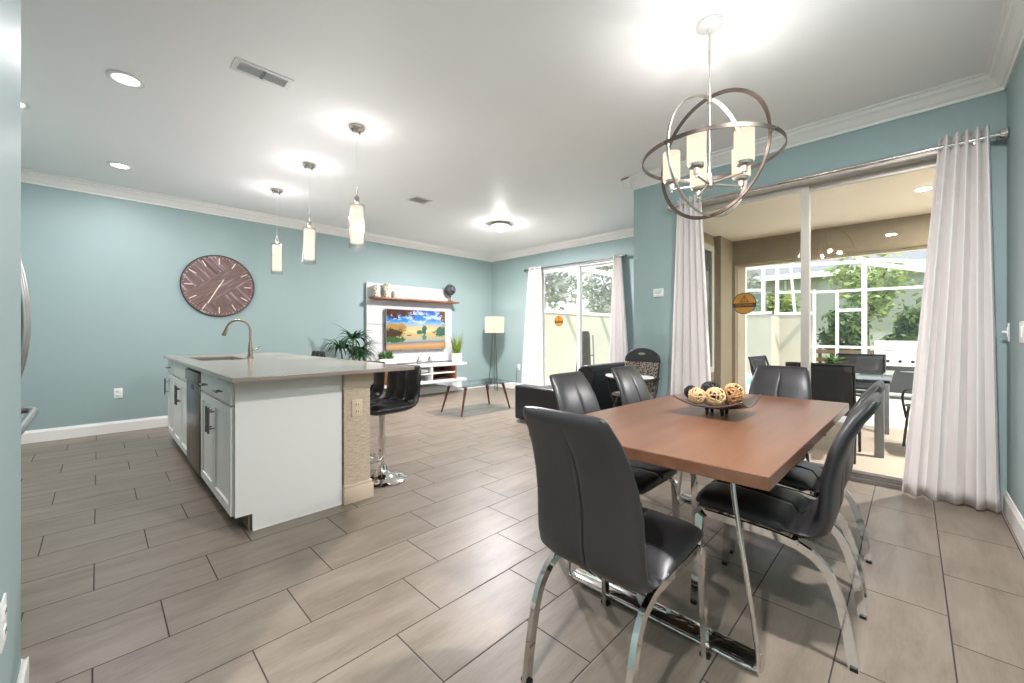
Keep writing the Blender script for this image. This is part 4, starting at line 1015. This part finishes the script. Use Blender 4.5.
# ---------------------------------------------------------------- caution decals on the sliders
def decal(label, x, y, z, r):
    t = thing('caution_decal', label, 'sticker', (x, y, z), -pi / 2)      # local -y looks into the room
    X = Matrix.Rotation(pi / 2, 4, 'X')
    def disc(nm, mat, rad, d0, d1, par=t):
        b = MB(); b.lathe([(0, d1), (rad, d1), (rad, d0), (0, d0)], n=40, M=X); return b.obj(nm, mat, par)
    disc('border', M_decalblk, r, .0002, .0008); disc('disc', M_amber, r * .93, .0008, .0012)
    b = MB(); b.poly([(x_ * r, -.0012, z_ * r) for x_, z_ in [(-.95, .02), (.95, .02), (.90, -.36), (-.90, -.36)]], (0, -.0004, 0)); b.obj('band', M_decalblk, t, smooth=0)
    b = MB(); A = [(0, .78), (-.38, .12), (.38, .12)]; c = (0, .34)
    for i in range(3):
        p, q = A[i], A[(i + 1) % 3]; k = .74
        pi_, qi = [(c[0] + (w[0] - c[0]) * k, c[1] + (w[1] - c[1]) * k) for w in (p, q)]
        b.poly([(w[0] * r, -.0012, w[1] * r) for w in (p, q, qi, pi_)], (0, -.0004, 0))
    b.box(-.03 * r, .03 * r, -.0016, -.0012, .33 * r, .56 * r).box(-.03 * r, .03 * r, -.0016, -.0012, .23 * r, .29 * r); b.obj('warning_triangle', M_decalblk, t, smooth=0)
    M = Matrix.Translation((0, -.0017, -.17 * r)) @ Matrix.Rotation(pi / 2, 4, 'X')
    text_mesh('CAUTION', .3 * r, M, 'caution_lettering', M_amber, t, world=False, fit=1.45 * r)
decal('larger round amber caution sticker on the dining glass door', XD + .0475, 1.10, 1.43, .099)
decal('smaller round amber caution sticker on the living room glass door', XF + .0475, 4.79, 1.395, .10)
# ---------------------------------------------------------------- covered patio and pool deck
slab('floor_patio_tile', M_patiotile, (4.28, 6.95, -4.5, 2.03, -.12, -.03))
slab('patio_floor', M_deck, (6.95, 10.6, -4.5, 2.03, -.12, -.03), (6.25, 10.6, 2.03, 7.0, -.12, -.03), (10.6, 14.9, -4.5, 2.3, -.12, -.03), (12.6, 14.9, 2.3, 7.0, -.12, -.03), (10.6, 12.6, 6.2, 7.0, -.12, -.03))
w = MB(); w.box(10.6, 12.6, 2.3, 6.2, -.5, -.07); struct(w.obj('pool_water', M_water, smooth=0))
slab('lawn', M_grass, (14.9, 60, -40, 40, -.2, -.08), (6.25, 14.9, 7.15, 40, -.2, -.08))
LZ = 2.52; LX = 6.62
slab('patio_ceiling', M_lanaiceil, (4.25, LX + .2, -4.5, 2.03, LZ, LZ + .1))
slab('patio_roof_edge', M_stucco, (LX + .2, LX + .3, -4.5, 2.03, LZ - .1, LZ + .4))
slab('wall_patio_beam', M_olive, (LX, LX + .2, -4.5, 2.03, 2.17, LZ))
slab('wall_patio_side', M_olive, (4.25, 6.1, 1.99, 2.06, -.12, LZ), (6.1, LX + .12, 1.90, 2.03, -.12, LZ))
slab('wall_patio_column', M_olive, (LX - .02, LX + .2, 1.86, 2.03, -.12, 2.17))
slab('trim_20', M_lanaiceil, (LX + .12, LX + .2, 1.76, 1.86, -.12, 2.17), (LX + .12, LX + .2, -4.5, 1.76, 2.14, 2.17))
slab('wall_exterior_dining', M_olive, (4.25, 4.30, 1.62, 2.03, -.12, LZ), (4.25, 4.30, -4.5, -.34, -.12, LZ), (4.25, 4.30, -.34, 1.62, 2.46, LZ))
# window of the side wall under the patio roof
f = MB()
for q in ((4.7, 6.0, 2.28, 2.36), (4.7, 6.0, .62, .70), (4.7, 4.78, .70, 2.28), (5.92, 6.0, .70, 2.28), (5.32, 5.38, .70, 2.28)): f.box(q[0], q[1], 1.955, 1.992, q[2], q[3])
win = struct(f.obj('window_1', M_stucco, smooth=0))
b = MB(); b.box(4.78, 5.92, 1.978, 1.988, .70, 2.28); b.obj('glass', simple('dark_window_glass', (70, 80, 78), .1), win, smooth=0)
downlight('added recessed fill light in the covered patio ceiling, out of view', 5.5, -.9, LZ, 90)  # patio lamp put out of view to brighten the patio ceiling and curtains
downlight('added unseen recessed fill light of the covered patio, farther from the dining door', 5.5, -2.6, LZ, 70)  # second patio lamp, unseen, added only for patio brightness
# block privacy walls
slab('wall_privacy', M_stucco, (6.25, 13.75, 7.0, 7.15, -.12, 1.72), (13.6, 13.75, 2.98, 7.0, -.12, 1.72), (13.6, 14.75, 2.88, 2.98, -.12, 1.72), (14.6, 14.75, 2.12, 2.88, -.12, 1.72))
slab('trim_21', M_alumw, (6.25, 13.8, 6.97, 7.18, 1.72, 1.80), (13.57, 13.78, 2.85, 7.0, 1.72, 1.80), (13.57, 14.78, 2.85, 3.01, 1.72, 1.80), (14.57, 14.78, 2.09, 2.9, 1.72, 1.80))
# screen enclosure
t = thing('pool_screen_enclosure', 'white aluminium pool screen enclosure beyond the patio', 'screen enclosure', (12, 3, 0))
def bar(nm, p, q, w=.05, d=.05):
    b = MB(); b.tube([p, q], 1, sect=RECT(w / 2, d / 2), up=(0, 0, 1) if abs(p[2] - q[2]) < 1.5 else (1, 0, 0)); return b.obj(nm, M_alumw, t, world=True, smooth=0)
def pane(p, q, r, s_):
    b = MB(); b.bm.faces.new([b.bm.verts.new(V(x)) for x in (p, q, r, s_)]); return b.obj('screen_panel', M_screen, t, world=True, smooth=0)
XS = 14.85
bar('post', (XS, .93, -.03), (XS, .93, 3.15), .11, .11)
for y in (2.05, 1.52): bar('post', (XS, y, -.03), (XS, y, 2.45 if y > 2 else 2.36), .07, .07)
for y in (-.9, -2.2, -3.5): bar('post', (XS, y, -.03), (XS, y, 2.9), .08, .08)
bar('rail', (XS, 2.12, 2.38), (XS, -4, 2.32), .07, .05); bar('rail', (XS, 2.12, .78), (XS, -4, .74), .07, .05)
bar('rail', (XS, 1.50, 1.82), (XS, .98, 1.82), .08, .05); bar('rail', (XS, 4.6, 3.32), (XS, .93, 3.15), .09, .07); bar('rail', (XS, 4.6, 3.62), (XS - .6, .93, 3.42), .08, .06)
bar('roof_beam', (XS, .98, 3.12), (XS, -4, 1.75), .11, .08); bar('roof_beam', (XS, .93, 3.20), (XS - 1.2, -4, 2.2), .09, .08); bar('roof_beam', (XS - .9, .95, 3.45), (XS - 3.0, -4, 2.7), .09, .08); bar('roof_beam', (XS, .93, 3.15), (XS - 1.5, 1.5, 3.6), .10, .08)
for p, q in (((13.66, 3.9, 1.8), (13.66, 3.9, 3.6)), ((13.66, 3.1, 1.8), (13.66, 3.1, 3.6)), ((14.66, 2.95, 1.8), (14.66, 2.95, 3.5)), ((13.66, 5.4, 1.8), (13.66, 5.4, 3.6))): bar('post', p, q, .10, .08)
bar('rail', (13.66, 6.97, 2.50), (13.66, 3.1, 2.44), .07, .05); bar('rail', (14.66, 2.95, 2.42), (14.66, 2.1, 2.40), .07, .05); bar('rail', (13.66, 6.97, 3.6), (13.66, 2.95, 3.55), .12, .10)
bar('diagonal_brace', (14.66, 2.62, 3.4), (14.66, 2.50, 1.8), .08, .06)
for x in (6.6, 8.4, 10.2, 11.9, 13.6): bar('post', (x, 7.07, 1.8), (x, 7.07, 3.1), .08, .06)
bar('rail', (6.4, 7.07, 3.1), (13.66, 7.07, 3.1), .14, .10); bar('rail', (6.4, 7.07, 3.55), (13.66, 6.0, 3.55), .08, .06)
for x in (8.4, 10.2, 11.9): bar('roof_beam', (x, 7.07, 3.1), (x + 1.1, 4.2, 4.3), .10, .08)
pane((6.4, 7.07, 1.8), (13.66, 7.07, 1.8), (13.66, 7.07, 3.1), (6.4, 7.07, 3.1)); pane((13.66, 6.97, 1.8), (13.66, 3.0, 1.8), (13.66, 3.0, 3.55), (13.66, 6.97, 3.55))
# ---------------------------------------------------------------- patio furniture
t = thing('patio_table', 'black glass-topped patio dining table on grey metal legs under the patio roof', 'patio table', (5.9, .63, -.03))
b = MB(); b.box(5.15, 6.60, .14, 1.12, .685, .715, .006); b.obj('tabletop', M_patiotop, t, world=True)
b = MB(); b.box(5.19, 6.56, .18, .21, .63, .685).box(5.19, 6.56, 1.05, 1.08, .63, .685).box(5.19, 5.22, .18, 1.08, .63, .685).box(6.53, 6.56, .18, 1.08, .63, .685); b.obj('frame', M_patiometal, t, world=True, smooth=0)
for x in (5.24, 6.5):
    for y in (.22, 1.04): b = MB(); b.box(x - .035, x + .035, y - .035, y + .035, -.03, .66, .006); b.obj('leg', M_patiometal, t, world=True)
t = thing('table_plant', 'small green plant in a dark pot on the patio table', 'potted plant', (6.05, .66, .715))
b = MB(); b.lathe([(0, 0), (.06, 0), (.075, .10), (.07, .10), (0, .09)], n=20); b.obj('pot', M_black, t)
b = MB()
for k in range(60):
    a = rnd.uniform(0, 2 * pi); blade(b, (0, 0, .09), (cos(a), sin(a)), rnd.uniform(.08, .17), .025, rnd.uniform(.2, .8), rnd.uniform(.4, 1.2), 4)
b.obj('foliage', M_succ, t, smooth=60, keepnormals=True)
def make_pchair():
    t = thing('patio_chair', '', 'patio chair', (0, 0, -.03), 0, 'dark sling patio chairs')
    b = MB(); b.grid(lambda u, v: (-.24 + .48 * v, -.24 + .48 * u, .42 + .02 * v - .02 * sin(pi * v)), 4, 8); b.obj('sling_seat', M_sling, t, solid=.008, smooth=180)
    b = MB(); b.grid(lambda u, v: (-.24 - .14 * v - .03 * sin(pi * v), -.24 + .48 * u, .43 + .46 * v), 4, 8); b.obj('sling_back', M_sling, t, solid=.008, smooth=180)
    for s in (-1, 1):
        y = s * .25
        b = MB(); b.tube(bez([(.22, y, .44), (0, y, .42), (-.22, y, .42), (-.27, y, .52), (-.33, y, .75), (-.38, y, .90)], 5), .013, 8); b.obj('side_frame', M_black, t)
        b = MB(); b.tube([(.20, y, .43), (.24, y, 0)], .012, 8); b.obj('leg', M_black, t)
        b = MB(); b.tube([(-.20, y, .42), (-.30, y, 0)], .012, 8); b.obj('leg', M_black, t)
        b = MB(); b.tube(bez([(.22, y, .30), (.24, y * 1.1, .55), (.12, y * 1.14, .61), (-.12, y * 1.14, .605), (-.31, y, .63)], 5), .012, 8); b.obj('armrest', M_black, t)
    b = MB(); b.cyl((-.38, -.25, .895), (-.38, .25, .895), .013, n=8); b.obj('top_rail', M_black, t)
    return t
p0 = make_pchair(); p0.location = (5.10, .62, -.03); p0['label'] = 'dark sling patio chair with its back to the dining room, nearest the glass door'
dup(p0, (6.95, .50, -.03), pi, 'dark sling patio chair at the far end of the patio table')
dup(p0, (5.72, -.22, -.03), RAD(100), 'dark sling patio chair partly hidden behind the white curtain, with curved arms')
dup(p0, (5.66, .98, -.03), RAD(-96), 'dark sling patio chair whose top shows beside the caution sticker and grey dining chair')
t = thing('gas_grill', 'grey gas barbecue grill with white lid on the pool deck', 'grill', (10.3, .0, -.03), RAD(183))
b = MB(); b.box(-.28, .28, -.52, .52, .12, .60, .01).box(-.30, -.28, -.005, .005, .14, .58); cab_ = b.obj('cabinet', M_grill, t)
b = MB(); b.box(.285, .31, -.16, .16, .50, .52, .004); b.obj('door_handle', M_steel, cab_)
b = MB(); b.box(-.30, .31, -.66, .66, .60, .76, .012); b.obj('control_panel', M_plate, t)
for k in range(5): b = MB(); b.lathe([(0, .035), (.024, .03), (.026, 0), (0, 0)], n=14, M=Matrix.Translation((.31, -.32 + .16 * k, .69)) @ Matrix.Rotation(pi / 2, 4, 'Y')); b.obj('knob', M_black, t)
b = MB(); b.poly([(.28 * cos(pi * i / 12), -.50, .77 + .28 * sin(pi * i / 12)) for i in range(13)], (0, 1.0, 0)); lid = b.obj('lid', M_plate, t, bevel=.01)
b = MB(); b.cyl((.30, -.36, .88), (.30, .36, .88), .014, n=10).cyl((.25, -.34, .88), (.30, -.34, .88), .009, n=8).cyl((.25, .34, .88), (.30, .34, .88), .009, n=8); b.obj('lid_handle', M_steel, lid)
for s in (-1, 1):
    b = MB(); b.box(-.26, .28, s * .56 - .10, s * .56 + .10, .745, .775, .006); b.obj('side_shelf', M_plate, t)
    for x in (-.22, .22): b = MB(); b.cyl((x, s * .44 - .018, .06), (x, s * .44 + .018, .06), .06, n=18).box(x - .02, x + .02, s * .44 - .03, s * .44 + .03, .06, .13); b.obj('wheel', M_black, t)
t = thing('garden_lounger', 'dark grey folded lounger leaning upright behind the living room glass door', 'lounger', (7.6, 5.22, -.03), RAD(0))
b = MB()
b.rings([[(x0 + q * .05, .02 + p * wd * .82, z) for p, q in rrect(.5, .5, .2, 3)] for z, wd, x0 in ((.0, .46, 0), (.4, .44, .03), (.8, .36, .06), (1.1, .28, .09), (1.2, .24, .10), (1.24, .16, .105))]); b.obj('cushion', simple('dark_grey_cushion', (62, 59, 58), .7), t)
b = MB(); b.tube([(.06, .29, 0), (.15, .20, 1.15)], .014, 8).tube([(.06, -.25, 0), (.15, -.14, 1.15)], .014, 8).cyl((.12, .24, .7), (.12, -.2, .7), .010, n=8); b.obj('frame', M_patiometal, t)
# ---------------------------------------------------------------- planting and neighbouring house
def tree(label, x, y, zc, rx, rz, mat, n, size, seed, nm='tree', trunk=True, cat='tree', ground=-.08):
    t = thing(nm, label, cat, (x, y, ground)); r = random.Random(seed)
    if trunk:
        b = MB(); b.tube(bez([(0, 0, 0), (.06, .05, zc * .5), (-.03, 0, zc)], 5), [.13 - .005 * k for k in range(11)], 10)
        for k in range(5):
            a = r.uniform(0, 2 * pi); b.tube([(0, 0, zc * .6), (rx * .5 * cos(a), rx * .5 * sin(a), zc + rz * r.uniform(-.2, .5))], [.06, .02], 7)
        b.obj('trunk', M_bark, t)
    b = MB(); cl = []
    for k in range(26):
        a = r.uniform(0, 2 * pi); q = r.uniform(.1, 1) ** .5; h = r.uniform(-.9, .9); m = sqrt(max(0, 1 - h * h))
        cl.append(V((rx * .75 * q * m * cos(a), rx * .75 * q * m * sin(a), zc + rz * .8 * h)))
    for k in range(n):
        c = cl[k % len(cl)]; p = c + V((r.gauss(0, rx * .17), r.gauss(0, rx * .17), r.gauss(0, rz * .15)))
        if p.z < .05: p.z = .05 + r.uniform(0, .1)
        u = V((r.gauss(0, 1), r.gauss(0, 1), r.gauss(0, .7))).normalized(); w = u.orthogonal().normalized(); w = (w * cos(k) + u.cross(w) * sin(k)); s = size * r.uniform(.6, 1.3)
        vs = [b.bm.verts.new(p + u * s), b.bm.verts.new(p + w * s * .45), b.bm.verts.new(p - u * s), b.bm.verts.new(p - w * s * .45)]
        b.bm.faces.new(vs)
    b.obj('crown', mat, t, smooth=0, keepnormals=True)
    return t
tree('leafy pale green tree beyond the tallest enclosure post', 18.6, 1.1, 2.9, 1.3, 1.5, M_leafA, 1100, .13, 1)
tree('yellowish green tree behind the grill and white curtain', 18.6, -1.5, 2.6, 1.25, 1.6, M_leafD, 1300, .13, 2)
tree('dense dark green bush behind the enclosure door frame', 16.9, 1.55, 1.15, .62, 1.0, M_leafB, 2000, .11, 3, 'bush', False, 'bush')
tree('dense green bush between tall enclosure post and grill', 16.9, .1, 1.15, .66, 1.0, M_leafB, 2000, .11, 4, 'bush', False, 'bush')
tree('green shrub beside the house wall above the corner of the privacy wall', 17.2, 3.35, 2.0, .7, .9, M_leafA, 1500, .11, 5, 'bush', False, 'bush')
tree('grey-green tree behind the privacy wall, beside the amber dining door sticker', 18.2, 6.0, 3.5, 1.9, 2.0, M_leafC, 3600, .13, 6)
tree('pale grey tree behind the screen, through the living room door pane nearest the lamp', 12.6, 10.9, 3.9, 2.4, 2.0, M_leafC, 3200, .15, 7)
tree('grey tree behind the screen, through the living room pane closer to the dining wall', 18.4, 10.6, 3.6, 2.5, 2.2, M_leafC, 3200, .15, 8)
t = thing('neighbor_house', 'grey stucco neighbouring house with a grey shingle roof beyond the lawn', 'house', (24, 2, -.08))
b = MB(); b.box(21.5, 30, -14, 5.6, -.08, 3.6); b.obj('wall', M_housegrey, t, world=True, smooth=0)
b = MB(); b.poly([(20.9, -14.6, 3.6), (20.9, 6.2, 3.6), (25.7, 6.2, 6.4), (25.7, -14.6, 6.4)], (0, 0, .12)); b.poly([(30.6, -14.6, 3.6), (30.6, 6.2, 3.6), (25.7, 6.2, 6.4), (25.7, -14.6, 6.4)], (0, 0, .12)); b.obj('roof', M_roof, t, world=True, smooth=0)
b = MB(); b.box(20.84, 20.92, -14.6, 6.2, 3.5, 3.74); b.obj('fascia', M_alumw, t, world=True, smooth=0)
b = MB(); b.cyl((21.42, 4.0, 0), (21.42, 4.0, 3.5), .05, n=10); b.obj('downpipe', M_alumw, t, world=True)
b = MB()
for q in ((4.45, 5.35, 2.0, 2.06), (4.45, 5.35, 3.0, 3.06), (4.45, 4.51, 2, 3.06), (5.29, 5.35, 2, 3.06), (4.45, 5.35, 2.5, 2.54)): b.box(21.42, 21.5, *q)
f = b.obj('window', M_alumw, t, world=True, smooth=0)
b = MB(); b.box(21.46, 21.49, 4.5, 5.3, 2.05, 3.02); b.obj('pane', simple('pale_window_glass', (150, 168, 178), .1), f, world=True, smooth=0)
t = thing('garden_fence', 'low brown rail fence on the lawn behind the enclosure', 'fence', (22, 0, -.08))
for z in (.35, .60): b = MB(); b.box(15.75, 15.80, -6, 2.2, z - .06, z + .06); b.obj('rail', simple('brown_rail', (118, 94, 74), .8), t, world=True, smooth=0)
for k in range(6): b = MB(); b.box(15.8, 15.88, 2.0 - 1.5 * k, 2.08 - 1.5 * k, -.08, .72); b.obj('post', M_bark, t, world=True, smooth=0)
# ---------------------------------------------------------------- sky, sun, camera
w = bpy.data.worlds.new('sky'); SC.world = w; w.use_nodes = True
bg = w.node_tree.nodes['Background']; bg.inputs[0].default_value = (.86, .93, 1, 1); bg.inputs[1].default_value = 1.05
sun = light('sun', 'SUN', (10, 0, 12), 2.7, (1, .95, .86), angle=.02)
sun.rotation_euler = (RAD(28), RAD(-16), 0)
cam = bpy.data.cameras.new('camera'); co = bpy.data.objects.new('camera', cam); COL.objects.link(co)
YAW = .7765
fwd = V((cos(YAW), sin(YAW), 0))
co.location = (0, 0, 1.15); co.rotation_euler = fwd.to_track_quat('-Z', 'Y').to_euler()
cam.sensor_width = 36; cam.lens = 406.7 / 1024 * 36; cam.shift_y = -(341.5 - 333.8) / 1024; cam.clip_start = .02; cam.clip_end = 300
SC.camera = co
vs = SC.view_settings; vs.view_transform = 'Standard'; vs.look = 'None'; vs.exposure = 1.1; vs.gamma = 1; vs.use_curve_mapping = False
cy = SC.cycles; cy.use_denoising = True; cy.max_bounces = 10; cy.diffuse_bounces = 5; cy.glossy_bounces = 5; cy.transparent_max_bounces = 16; cy.sample_clamp_indirect = 6; cy.caustics_reflective = False; cy.caustics_refractive = False
